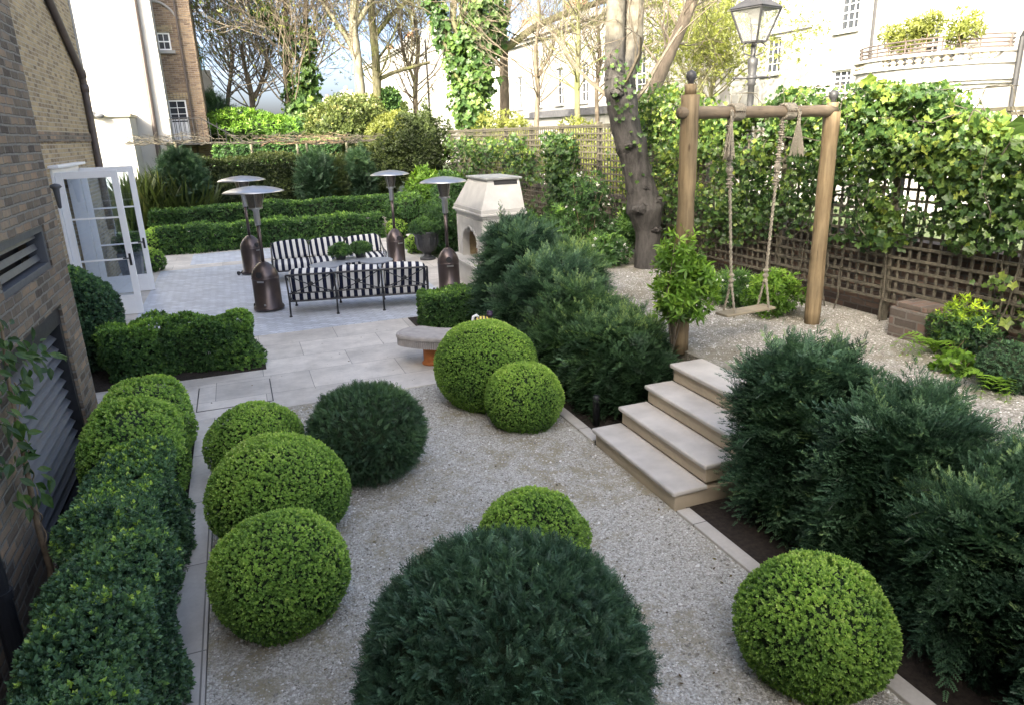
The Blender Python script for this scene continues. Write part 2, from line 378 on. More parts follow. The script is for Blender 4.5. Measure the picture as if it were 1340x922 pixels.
MT['box_dark'] = foliage('dark box leaves', [(0, (.012, .026, .017)), (.4, (.04, .08, .045)), (.7, (.08, .145, .06)), (.85, (.16, .25, .05)), (1, (.27, .38, .07))], rough=.4)
MT['hedge'] = foliage('hedge leaves', [(0, (.012, .03, .014)), (.5, (.035, .075, .025)), (.85, (.1, .18, .04)), (1, (.2, .3, .06))], rough=.42)
MT['yew'] = foliage('yew needles', [(0, (.008, .017, .009)), (.5, (.021, .045, .022)), (.85, (.055, .1, .042)), (1, (.12, .17, .055))], trans=.12, gain=2.5)
MT['yew_blue'] = foliage('blue green yew needles', [(0, (.008, .017, .011)), (.5, (.02, .044, .026)), (.85, (.052, .097, .053)), (1, (.11, .16, .065))], trans=.12, gain=2.5)
MT['hedge_far'] = foliage('tall hedge leaves', [(0, (.02, .03, .012)), (.5, (.05, .07, .025)), (.85, (.1, .13, .04)), (1, (.18, .17, .07))], gain=1.4)
MT['ivy'] = foliage('ivy leaves', [(0, (.02, .045, .018)), (.4, (.05, .105, .03)), (.75, (.125, .2, .045)), (1, (.27, .33, .07))], rough=.4, trans=.35, gain=1.05)
MT['spring'] = foliage('spring leaves', [(0, (.08, .1, .025)), (.5, (.18, .21, .05)), (1, (.34, .36, .1))], trans=.4, gain=.85)
MT['bright'] = foliage('bright shrub leaves', [(0, (.035, .08, .015)), (.5, (.12, .24, .03)), (1, (.3, .45, .07))], trans=.3, gain=1.1)
MT['euph'] = foliage('euphorbia', [(0, (.02, .05, .03)), (.5, (.05, .11, .03)), (.75, (.25, .38, .03)), (1, (.5, .62, .05))], trans=.25, gain=1.2)
MT['litter'] = foliage('fallen leaves', [(0, (.05, .03, .015)), (.5, (.11, .07, .03)), (1, (.2, .16, .06))], gain=1.)
MT['flower'] = plain('white petals', (.75, .74, .7), .6, var=.05)
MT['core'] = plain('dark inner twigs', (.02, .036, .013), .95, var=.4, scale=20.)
# ------------------------------------------------------------------ foliage templates (v, faces, per-face jitter)
def leaf_quad(base, direc, side, L, W, fold=0.0, up=np.array([0, 0, 1.])):
    b = np.array(base, float); d = unit(np.array(direc, float)); s = unit(np.array(side, float))
    return [b, b+d*L*.5+s*W/2+up*fold, b+d*L, b+d*L*.5-s*W/2+up*fold]
def t_box(nl=7, seed=0):
    r = np.random.default_rng(seed); v = []; f = []; j = []
    for i in range(nl):
        a = i*2.4+r.normal()*.3; h = .1+.5*i/nl; tilt = 1.15-.75*i/nl+r.normal()*.15
        d = np.array([cos(a)*sin(tilt), sin(a)*sin(tilt), cos(tilt)]); s = np.array([-sin(a), cos(a), .2])
        q = leaf_quad((0, 0, h*.6), d, s, .62+.12*r.normal(), .36); v += q; f.append([4*i, 4*i+1, 4*i+2, 4*i+3]); j.append((i/nl-.5)*1.2)
    return np.array(v), np.array(f), np.array(j)
def t_yew(n=9, seed=0, W=.1):
    r = np.random.default_rng(seed); v = []; f = []; j = []
    for i in range(n):
        z = .08+.92*i/n; L = .36*(1-.45*i/n)
        for sgn in (-1, 1):
            d = np.array([sgn*.8, r.normal()*.25, .75]); q = leaf_quad((0, 0, z-.08), d, (0, .35, 1), L, W)
            k = len(v); v += q; f.append([k, k+1, k+2, k+3]); j.append((i/n-.5)*1.5)
    return np.array(v), np.array(f), np.array(j)
def t_spray(n=7, seed=0):                                    # an arching yew spray with side shoots
    v = []; f = []; j = []; r = np.random.default_rng(seed)
    bv, bf, bj = t_yew(6, seed, .17)
    for i in range(n):
        t = i/(n-1); z = t; y = -.35*t*t
        for sgn in ((-1, 1) if i < n-1 else (0,)):
            a = sgn*(.85-.3*t)+r.normal()*.1; L = .42*(1-.5*t)
            M_ = np.array([[cos(a), 0, sin(a)], [0, 1, 0], [-sin(a), 0, cos(a)]])
            k = len(v); q = bv@M_.T*L+np.array([0, y, z*.85]); v += list(q); f += [list(x+k) for x in bf]; j += list(bj*.4+(t-.5)*1.3)
    return np.array(v), np.array(f), np.array(j)
def t_lobed():
    ang = np.array([0, 35, 70, 110, 150, 180, 210, 250, 290, 325])*pi/180
    rad = np.array([.3, .86, .66, .98, .66, 1.12, .66, .98, .66, .86])
    P_ = [(rad[i]*sin(ang[i])*.55, .06*(i % 2), -.55*rad[i]*cos(ang[i])+.55*.28) for i in range(10)]
    v = [(0, -.03, .35)]+P_; f = [[0, i+1, (i+1) % 10+1] for i in range(10)]
    return np.array(v, float), np.array(f), np.zeros(10)
def t_lance(nl=6, seed=0, W=.24, L=.8):                      # rosette of pointed leaves
    v = []; f = []; j = []; r = np.random.default_rng(seed)
    for i in range(nl):
        a = i*2.4+r.normal()*.3; tilt = 1.25-.9*i/nl+r.normal()*.12
        d = np.array([cos(a)*sin(tilt), sin(a)*sin(tilt), cos(tilt)]); s = np.array([-sin(a), cos(a), 0]); n = np.cross(d, s)
        k = len(v); l = L*(1+.15*r.normal())
        v += [(0, 0, .1), d*l*.35+s*W*.42+n*.03, d*l*.7+s*W*.36, d*l+n*-.06, d*l*.7-s*W*.36, d*l*.35-s*W*.42+n*.03]
        f += [[k, k+1, k+2, k+3], [k, k+3, k+4, k+5]]; j += [(i/nl-.5)]*2
    return np.array(v, float), np.array(f), np.array(j)
def t_grass(n=7, seed=0):
    v = []; f = []; j = []; r = np.random.default_rng(seed)
    for i in range(n):
        a = r.uniform(0, 2*pi); lean = r.uniform(.05, .4); h = r.uniform(.7, 1.)
        d = np.array([cos(a)*lean, sin(a)*lean, h]); s = np.array([-sin(a), cos(a), 0])*.022
        k = len(v); m_ = d*.55*np.array([.7, .7, 1.1]); v += [-s, s, m_+s, d, m_-s]; f += [[k, k+1, k+2, k+4]]; j.append(0)
        v += []; f += [[k+4, k+2, k+3, k+3]]; j.append(.3)
    return np.array(v, float), np.array(f), np.array(j)
T_BOX = [t_box(7, s) for s in range(3)]; T_BOX5 = [t_box(5, s) for s in range(3)]
T_YEW = [t_yew(8, s) for s in range(3)]; T_SPRAY = [t_spray(6, s) for s in range(3)]
T_IVY = [t_lobed()]; T_LANCE = [t_lance(6, s) for s in range(3)]
T_LONG = [t_lance(7, s, .12, 1.) for s in range(2)]

def rots(nrm, tilt=.35, droop=0.0):
    n = len(nrm); z = unit(nrm+tilt*rng.normal(size=(n, 3))+np.array([0, 0, droop]))
    r = rng.normal(size=(n, 3)); x = unit(np.cross(r, z)); y = np.cross(z, x)
    return np.stack([x, y, z], -1)
def rots_hang(nrm, tilt=.3):                                 # leaf face (local y) looks along the normal, leaf tip (local z) hangs down
    n = len(nrm); y = unit(nrm+tilt*rng.normal(size=(n, 3))); d = np.array([0, 0, -1.])+.55*rng.normal(size=(n, 3))
    x = unit(np.cross(y, d)); z = np.cross(x, y)
    return np.stack([x, y, z], -1)
def rots_spray(nrm, up=.35, tilt=.3):                        # flat sprays pointing outwards
    n = len(nrm); z = unit(nrm+np.array([0, 0, up])+tilt*rng.normal(size=(n, 3))); u = np.array([0, 0, 1.])+.4*rng.normal(size=(n, 3))
    x = unit(np.cross(u, z)); y = np.cross(z, x)
    return np.stack([x, y, z], -1)
def t_oval():
    v = [(0, 0, 0), (.2, .04, .28), (.22, .05, .5), (.1, .02, .8), (0, -.05, 1.), (-.1, .02, .8), (-.22, .05, .5), (-.2, .04, .28), (0, -.02, .5)]
    return np.array(v, float), np.array([[8, i, (i+1) % 8] for i in range(8)]), np.zeros(8)
def rots_flat(n):                                            # leaves lying flat on the ground
    a = rng.uniform(0, 2*pi, n); z = unit(np.stack([np.cos(a), np.sin(a), .12*rng.normal(size=n)], -1)); y = unit(np.array([0, 0, 1.])+.2*rng.normal(size=(n, 3))); x = unit(np.cross(y, z)); y = np.cross(z, x)
    return np.stack([x, y, z], -1)
class Lump:                                                  # smooth pseudo noise on points
    def __init__(s, freq, k=10):
        s.w = rng.normal(size=(k, 3))*freq; s.p = rng.uniform(0, 2*pi, k); s.k = k
    def __call__(s, p): return np.sin(p@s.w.T+s.p).sum(1)/sqrt(s.k)
def pick(mb, tmpls, pos, R, size, vals, mi=0, jit=.12):
    n = len(pos); w = rng.integers(0, len(tmpls), n); size = np.broadcast_to(size, (n,))
    for i, t in enumerate(tmpls):
        m = w == i
        if m.any(): mb.scatter(t, pos[m], R[m], size[m], np.asarray(vals)[m], mi, jit)
def ell_points(n, c, rad, zmin=-.75, amp=.04, freq=4., layers=.16, sq=1.0):
    d = rng.normal(size=(int(n*1.7), 3)); d = unit(d); d = d[d[:, 2] > zmin][:n]
    rad = np.broadcast_to(np.array(rad, float), (3,))
    q = np.sign(d)*np.abs(d)**sq; q = q/ (np.abs(q)**(2/sq)).sum(1, keepdims=True)**(sq/2) if sq != 1 else q
    depth = rng.random(len(d))**2
    r = 1+amp*Lump(freq)(d)-layers*depth
    return np.array(c)+q*rad*r[:, None], unit(q/rad), depth
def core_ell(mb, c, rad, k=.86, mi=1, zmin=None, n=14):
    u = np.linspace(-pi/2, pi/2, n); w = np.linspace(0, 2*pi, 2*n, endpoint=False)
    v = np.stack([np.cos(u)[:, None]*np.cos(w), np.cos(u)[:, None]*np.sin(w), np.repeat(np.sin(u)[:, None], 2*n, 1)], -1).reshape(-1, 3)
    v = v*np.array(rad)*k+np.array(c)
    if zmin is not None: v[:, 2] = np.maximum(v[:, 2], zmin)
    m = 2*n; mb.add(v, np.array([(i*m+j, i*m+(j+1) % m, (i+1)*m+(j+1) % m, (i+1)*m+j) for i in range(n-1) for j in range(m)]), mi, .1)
def topiary(name, c, rad, z0, tm, size, spacing, mat, label, cat, group=None, base=.45, topv=.3, zmin=-.8, amp=.03, sq=1.0, tilt=.35, lay=.14, spr=None, freq=4.):
    rad = np.broadcast_to(np.array(rad, float), (3,)).copy()
    area = 4*pi*((rad[0]*rad[1])**1.6/3+(rad[0]*rad[2])**1.6/3+(rad[1]*rad[2])**1.6/3)**(1/1.6)
    n = int(area*.85/spacing**2)
    p, nn, dep = ell_points(n, c, rad, zmin, amp, freq, lay, sq)
    k = p[:, 2] > z0+.01; p, nn, dep = p[k], nn[k], dep[k]
    lump = Lump(9.)(p)
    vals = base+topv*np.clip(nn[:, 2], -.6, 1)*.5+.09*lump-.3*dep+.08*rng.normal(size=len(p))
    mb = MB(); Rm = rots(nn+np.array([0, 0, .25]), tilt) if spr is None else spr(nn)
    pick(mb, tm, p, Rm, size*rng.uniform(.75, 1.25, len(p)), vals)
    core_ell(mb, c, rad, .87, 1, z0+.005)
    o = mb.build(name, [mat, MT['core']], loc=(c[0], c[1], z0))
    return tag(o, label, cat, group)
def rbox_points(n, x0, x1, y0, y1, z0, z1, rr=.1, amp=.03, freq=3., lay=.08, faces='xXyYZ'):
    A = {'x': (y1-y0)*(z1-z0), 'X': (y1-y0)*(z1-z0), 'y': (x1-x0)*(z1-z0), 'Y': (x1-x0)*(z1-z0), 'Z': (x1-x0)*(y1-y0)}
    tot = sum(A[f] for f in faces); P = []
    for f in faces:
        m = int(n*A[f]/tot)+1
        a = rng.random((m, 3))*np.array([x1-x0, y1-y0, z1-z0])+np.array([x0, y0, z0])
        if f == 'x': a[:, 0] = x0
        if f == 'X': a[:, 0] = x1
        if f == 'y': a[:, 1] = y0
        if f == 'Y': a[:, 1] = y1
        if f == 'Z': a[:, 2] = z1
        P.append(a)
    P = np.concatenate(P)
    lo = np.array([x0+rr, y0+rr, z0-9]); hi = np.array([x1-rr, y1-rr, z1-rr])
    q = np.clip(P, lo, hi); nn = unit(P-q); P = q+nn*rr
    dep = rng.random(len(P))**2
    P = P+nn*(amp*Lump(freq)(P)-lay*dep)[:, None]
    return P, nn, dep
def hedge_mb(mb, x0, x1, y0, y1, z0, z1, tm, size, spacing, base=.45, topv=.35, rr=.1, amp=.03, freq=3., lay=.08, faces='xXyYZ', tilt=.4, core=True, light=None, spr=None):
    A = 2*(y1-y0)*(z1-z0)+2*(x1-x0)*(z1-z0)+(x1-x0)*(y1-y0)
    p, nn, dep = rbox_points(int(A/spacing**2), x0, x1, y0, y1, z0, z1, rr, amp, freq, lay, faces)
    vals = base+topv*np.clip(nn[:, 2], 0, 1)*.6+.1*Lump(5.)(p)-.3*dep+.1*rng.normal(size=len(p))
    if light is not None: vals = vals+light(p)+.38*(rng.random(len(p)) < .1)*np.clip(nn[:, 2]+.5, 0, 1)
    Rm = rots(nn+np.array([0, 0, .3]), tilt) if spr is None else spr(nn)
    pick(mb, tm, p, Rm, size*rng.uniform(.75, 1.25, len(p)), vals)
    if core:
        k = max(lay+amp, .04); mb.box(x0+k, x1-k, y0+k, y1-k, z0, z1-k, 1)
def hedge(name, box, tm, size, spacing, mat, label, cat='hedge', group=None, **kw):
    mb = MB(); hedge_mb(mb, *box, tm, size, spacing, **kw)
    o = mb.build(name, [mat, MT['core']], loc=((box[0]+box[1])/2, (box[2]+box[3])/2, box[4])); return tag(o, label, cat, group)
def cloud(mb, c, rad, n, tm, size, base=.5, topv=.3, tilt=.6, amp=.12, freq=3., lay=.6, zmin=-1., spr=None, mi=0, gap=0.0, jit=.12):
    p, nn, dep = ell_points(n, c, rad, zmin, amp, freq, lay)
    if gap:
        k = Lump(5.)(p/np.max(rad)) > -1.5+gap*2; p, nn, dep = p[k], nn[k], dep[k]
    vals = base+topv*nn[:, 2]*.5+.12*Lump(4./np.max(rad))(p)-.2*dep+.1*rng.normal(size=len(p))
    Rm = rots(nn+np.array([0, 0, .3]), tilt) if spr is None else spr(nn)
    pick(mb, tm, p, Rm, size*rng.uniform(.7, 1.3, len(p)), vals, mi, jit)
    return p

# ------------------------------------------------------------------ ground and paving
ZT = .72                                                      # the raised gravel terrace
mb = MB(); mb.box(-400, 400, -400, 400, -.5, -.03); struct(mb.build('ground', MT['earth']))
mb = MB(); mb.box(-.57, 3.08, -.6, 8.42, -.029, 0); struct(mb.build('gravel_ground', MT['gravel']))
mb = MB(); mb.box(-1.69, -.79, -.6, 8.4, -.028, -.004); mb.box(3.2, 4.36, -.6, 12., -.028, -.004)
mb.box(-2.9, .05, 10.06, 11.15, -.01, .022); mb.box(2.5, 4.6, 10.6, 11.9, -.01, .022); struct(mb.build('soil_bed', MT['soil']))
mb = MB(); mb.box(-2.99, 4.6, 8.42, 22.9, -.028, .012); struct(mb.build('stone_terrace', MT['stone'], bevel=.004))
mb = MB(); mb.box(-2.05, 3.62, 11.95, 19.5, 0, .016); mb.box(-1.4, 1.9, 20.1, 22.0, 0, .016); struct(mb.build('sett_paving', MT['setts']))
mb = MB(); mb.box(-.79, -.575, -.6, 8.4, -.028, .02); struct(mb.build('edging_path', MT['stone_strip'], bevel=.004))
mb = MB(); mb.box(3.075, 3.2, -.6, 4.44, -.028, .025); mb.box(3.075, 3.2, 5.98, 8.42, -.028, .025); struct(mb.build('kerb_strip', MT['stone_strip'], bevel=.006))
mb = MB(); mb.box(4.36, 7.34, -.6, 12.6, -.028, ZT); struct(mb.build('upper_terrace', MT['gravel_up']))
mb = MB(); mb.box(5.75, 7.34, 12.6, 26, -.028, .45); mb.box(-3.2, 8., 23.25, 27, -.028, .42); struct(mb.build('planting_bed', MT['soil']))
mb = MB(); mb.box(-2.6, 4.7, 22.95, 23.24, 0, .56); o = struct(mb.build('coping_kerb', MT['stone'], bevel=.01))
# loose stones lying on the gravel
def stones(n, x0, x1, y0, y1, z, mat, name, sz=.011, keep=None):
    p = np.stack([rng.uniform(x0, x1, n), rng.uniform(y0, y1, n), np.full(n, z)], -1)
    if keep is not None: p = p[keep(p)]
    n = len(p)
    tv = np.array([(1, 0, 0), (-1, 0, 0), (0, 1, 0), (0, -1, 0), (0, 0, .7), (0, 0, -.4)], float)+rng.normal(size=(6, 3))*.15
    tf = np.array([(0, 2, 4), (2, 1, 4), (1, 3, 4), (3, 0, 4), (2, 0, 5), (1, 2, 5), (3, 1, 5), (0, 3, 5)])
    m_ = MB(); a = rng.uniform(0, 2*pi, n); R = np.zeros((n, 3, 3)); R[:, 0, 0] = np.cos(a); R[:, 0, 1] = -np.sin(a)*.7; R[:, 1, 0] = np.sin(a); R[:, 1, 1] = np.cos(a)*.7; R[:, 2, 2] = .7
    m_.scatter((tv, tf, np.zeros(8)), p, R, sz*rng.lognormal(0, .35, n), rng.random(n), jit=0)
    return struct(m_.build(name, mat), 'stuff')
m, nt, b = newmat('loose stone'); nt.links.new(ramp(nt, nd(nt, 'Attribute', attribute_name='v').outputs['Fac'], [(0, (.18, .165, .14)), (.4, (.42, .4, .36)), (.8, (.6, .58, .55)), (1, (.84, .83, .81))]), b.inputs['Base Color']); b.inputs['Roughness'].default_value = .75
MT['pebble'] = m
stones(34000, -.55, 3.06, .8, 8.38, .002, MT['pebble'], 'gravel_stones', .0085)
stones(16000, 4.5, 7.2, 2.0, 10.5, ZT+.002, MT['pebble'], 'terrace_stones', .008)
P_ = np.concatenate([np.stack([rng.uniform(-.5, 3., 420), rng.uniform(1., 8.3, 420), np.full(420, .008)], -1), np.stack([rng.uniform(4.5, 7.1, 260), rng.uniform(2, 11, 260), np.full(260, ZT+.008)], -1), np.stack([rng.uniform(-2, 4.4, 90), rng.uniform(8.5, 12, 90), np.full(90, .02)], -1)])
mb = MB(); pick(mb, [t_oval()], P_, rots_flat(len(P_)), rng.uniform(.015, .04, len(P_)), rng.random(len(P_))); struct(mb.build('fallen_leaves', MT['litter']), 'stuff')
# inspection cover recessed in the walkway
cx0, cx1, cy0, cy1 = at(259, 520)[0], at(356, 510)[0], at(300, 534)[1], at(310, 502)[1]
r_ = thing('drain_cover', 'rectangular paved inspection cover with thin dark slot edges in the pale walkway', 'drain cover', ((cx0+cx1)/2, (cy0+cy1)/2, .012))
mb = MB(); mb.box(cx0, cx1, cy0, cy1, .004, .0145); mb.build('frame', MT['black_metal'], r_)
mb = MB(); mb.box(cx0+.014, cx1-.014, cy0+.014, cy1-.014, .006, .0175); mb.build('paved_tray', MT['stone'], r_)

# ------------------------------------------------------------------ steps up to the terrace
RISE, TREAD, SX, SY0, SY1 = .18, .31, 3.085, 4.46, 5.95
r_ = thing('garden_steps', 'four pale limestone steps climbing to the raised gravel terrace', 'steps', (SX+.6, 5.2, 0))
for i in range(4):
    x = SX+i*TREAD; z = RISE*(i+1)
    xe = SX+4*TREAD+.03
    mb = MB(); mb.box(x, xe if i < 3 else xe, SY0+.03+.012*i, SY1-.03+.012*i, RISE*i if i else -.02, z-.045); mb.build('riser', MT['step_riser'], r_, bevel=.004)
    mb = MB(); mb.box(x-.035, x+TREAD+(.0 if i < 3 else .06), SY0+.012*i, SY1+.012*i, z-.045+.0005, z+(.004 if i == 3 else 0)); mb.build('tread', MT['step_top'], r_, bevel=.016, seg=4)

# ------------------------------------------------------------------ brick house on the left
def wall_x(mb, x0, x1, ys, zs, holes, mi=0):
    Y = sorted(set(list(ys)+[v for h in holes for v in h[:2]])); Z = sorted(set(list(zs)+[v for h in holes for v in h[2:]]))
    for i in range(len(Y)-1):
        for k in range(len(Z)-1):
            cy, cz = (Y[i]+Y[i+1])/2, (Z[k]+Z[k+1])/2
            if not any(h[0] < cy < h[1] and h[2] < cz < h[3] for h in holes): mb.box(x0, x1, Y[i], Y[i+1], Z[k], Z[k+1], mi)
XN = -1.69; YN = 7.95; XF = -2.98; YF = 20.0
VY0, VY1, VZ0, VZ1 = 6.05, 7.62, 2.02, 2.42
LY0, LY1, LZ1 = 5.62, 7.58, 1.68
DY0, DY1, DZ1 = 14.72, 16.98, 2.66
HT = 10.1
house = thing('brick_house', 'brick house along the left edge with black louvres and open white garden doors', 'house', (XF, 6, 0))
mb = MB(); wall_x(mb, XN-.26, XN, (-12, YN), (-.02, 9.2), [(VY0, VY1, VZ0, VZ1), (LY0, LY1, .02, LZ1)])
mb.box(-3.3, XN, YN, YN+.22, -.02, 9.2); mb.build('wing_wall', MT['brick_old'], house)
mb = MB(); wall_x(mb, XF-.3, XF, (YN+.22, YF), (-.02, HT), [(DY0, DY1, .02, DZ1)]); mb.build('garden_wall_face', MT['brick_yellow'], house)
mb = MB(); mb.box(XF, XF+.03, YN+.3, YF-.02, 3.16, 3.34); mb.build('string_course', MT['brick_old'], house, bevel=.006)
mb = MB(); mb.box(-13, XF-.3, YF-.3, YF, 0, HT); mb.box(-13, -12.7, -12, YF-.3, 0, HT); mb.box(-12.7, XF-.32, 10.9, 11.1, 0, HT); mb.box(-13, XN-.3, -12.4, -12.1, 0, 9.2)
mb.box(XN+.002, 8.2, -1.15, -.85, -.02, 2.3); mb.box(7.9, 8.2, -9, -1.15, -.02, 2.3); mb.box(XN+.002, 8.2, -9.3, -9, -.02, 2.3); mb.build('outer_wall', MT['brick_yellow'], house)
mb = MB(); mb.box(-13.2, XF+.12, -12.5, YF+.1, HT, HT+.2); mb.box(-3.3, XN+.1, -12.5, YN+.3, 9.2, 9.35); mb.box(XN+.002, 8.3, -9.35, -.8, 2.3, 2.4); mb.build('roof', MT['slate'], house)
mb = MB(); mb.box(-12.7, XF-.3, 11.1, YF-.3, -.02, .015); mb.build('indoor_floor', plain('oak floor', (.3, .2, .12), .5), house)
mb = MB(); mb.box(-12.6, XF-.35, 11.15, 11.2, .02, 3.2); mb.box(-7.2, -7.1, 11.2, 19.6, .02, 3.2); mb.box(-12.6, XF-.35, 11.2, 19.6, 3.2, 3.25); mb.build('indoor_wall', MT['stucco'], house)
mb = MB(); mb.box(XF-.33, XF+.02, YF+.002, YF+.24, -.02, HT); mb.build('rendered_quoin', MT['stucco'], house, bevel=.01)
# wing louvres
mb = MB(); mb.box(XN-.28, XN-.24, VY0, VY1, VZ0, VZ1); mb.box(XN-.3, XN-.262, LY0, LY1, -.02, LZ1); mb.build('louvre_backing', MT['dark'], house)
mb = MB()
for a, b_, c_, d_ in ((VY0, VY1, VZ0, VZ0+.06), (VY0, VY1, VZ1-.06, VZ1), (VY0, VY0+.06, VZ0+.06, VZ1-.06), (VY1-.06, VY1, VZ0+.06, VZ1-.06)): mb.box(XN-.16, XN-.015, a, b_, c_, d_)
fr = mb.build('vent_frame', MT['grey_metal'], house, bevel=.004)
mb = MB()
for k in range(3):
    z = VZ0+.11+k*.1; R = Matrix.Rotation(radians(68), 3, 'Y'); mb.obox((XN-.09, (VY0+VY1)/2, z), (.055, VY1-VY0-.12, .014), R)
mb.build('louvre_slats', MT['grey_metal'], fr)
mb = MB(); w_ = .075
for a, b_, c_, d_ in ((LY0, LY1, LZ1-w_-.1, LZ1), (LY0, LY0+w_, 0, LZ1-w_-.1), (LY1-w_, LY1, 0, LZ1-w_-.1), (LY0+w_, LY1-w_, 0, .08)): mb.box(XN-.2, XN-.03, a, b_, c_, d_)
fr = mb.build('louvre_door_frame', MT['black_metal'], house, bevel=.004)
mb = MB()
for k in range(13):
    z = .15+k*.103; R = Matrix.Rotation(radians(42), 3, 'Y'); mb.obox((XN-.11, (LY0+LY1)/2, z), (.07, LY1-LY0-2*w_, .014), R)
mb.build('louvre_slats', MT['grey_metal'], fr)
# drain pipes
mb = MB(); pp = [atx(52, -40, XF+.08), atx(64, 0, XF+.08), atx(107, 97, XF+.08), atx(111, 116, XF+.08), atx(130, 216, XF+.08), atx(146, 300, XF+.08)]
mb.tube(pp, .075, 10)
for q in (2, 3): mb.tube([pp[q]+np.array([0, 0, -.08]), pp[q]+np.array([0, 0, .08])], .092, 10)
mb.build('drain_pipe', MT['pipe'], house, smooth=True)
mb = MB(); a_ = atx(-6, 700, XN+.1); b_ = atx(26, 905, XN+.1); yy = (a_[1]+b_[1])/2-.03
mb.tube([(XN+.1, yy, 0.02), (XN+.1, yy, 6)], .055, 14)
for z in (.62, 2.5, 4.4): mb.tube([(XN+.1, yy, z), (XN+.1, yy, z+.05)], .066, 14); mb.box(XN-.01, XN+.06, yy-.09, yy+.09, z+.005, z+.045)
mb.build('black_pipe', MT['black_metal'], house, smooth=False)
# wall lamp by the doors
lp = atx(71, 250, XF+.12); mb = MB()
mb.box(XF-.01, XF+.03, lp[1]-.06, lp[1]+.06, lp[2]-.02, lp[2]+.16); mb.lathe([(.0, .12), (.07, .1), (.1, .06), (.055, .03), (.05, 0), (.03, -.28), (0, -.3)], lp+np.array([.03, 0, 0]), 12); mb.build('wall_lamp', MT['grey_metal'], house, smooth=True)
# door frame and the two open leaves
mb = MB()
for a, b_, c_, d_ in ((DY0-.06, DY1+.06, DZ1-.1, DZ1+.06), (DY0-.06, DY0+.05, .02, DZ1-.1), (DY1-.05, DY1+.06, .02, DZ1-.1)): mb.box(XF-.2, XF+.04, a, b_, c_, d_)
mb.box(XF-.34, XF+.16, DY0-.16, DY1+.16, DZ1+.062, DZ1+.11)
mb.build('door_frame', MT['white'], house, bevel=.006)
def leaf_door(y, ang, flip):
    W_, H_ = .98, 2.62; piv = np.array([XF+.05, y, .03]); d = np.array([cos(ang), sin(ang), 0.]); nn = np.array([-sin(ang), cos(ang), 0.])
    R = np.stack([d, nn, [0, 0, 1.]], 1); mb = MB()
    def bx(u0, u1, z0, z1, t=.05): mb.obox(piv+d*(u0+u1)/2+np.array([0, 0, (z0+z1)/2]), (u1-u0, t, z1-z0), R)
    bx(0, .11, 0, H_); bx(W_-.11, W_, 0, H_); bx(.11, W_-.11, H_-.12, H_); bx(.11, W_-.11, 0, .3); bx(.11, W_-.11, .3, .36, .035)
    for z in (1.02, 1.78): bx(.11, W_-.11, z, z+.03, .035)
    o = mb.build('french_door', MT['white'], house, bevel=.003)
    mb = MB(); mb.obox(piv+d*W_/2+np.array([0, 0, (H_-.12+.36)/2]), (W_-.2, .008, H_-.46), R); mb.build('glass_pane', MT['glass'], o)
    mb = MB(); h = piv+d*(W_-.055)
    for s_ in (-1, 1):
        mb.obox(h+nn*s_*.03+np.array([0, 0, 1.02]), (.04, .012, .22), R); mb.tube([h+nn*s_*.03+np.array([0, 0, 1.05]), h+nn*s_*.075+np.array([0, 0, 1.05]), h+nn*s_*.08-d*.11+np.array([0, 0, 1.05])], .011, 8)
    mb.build('door_handle', MT['black_metal'], o)
leaf_door(DY0+.02, radians(-3), 1); leaf_door(DY1-.02, radians(2), -1)
mb = MB(); mb.box(XF+.08, XF+.62, 15.1, 16.5, .013, .032); tag(mb.build('doormat', MT['mat'], loc=(XF+.35, 15.8, .013), bevel=.006), 'brown doormat on the paving outside the open white garden doors', 'doormat')
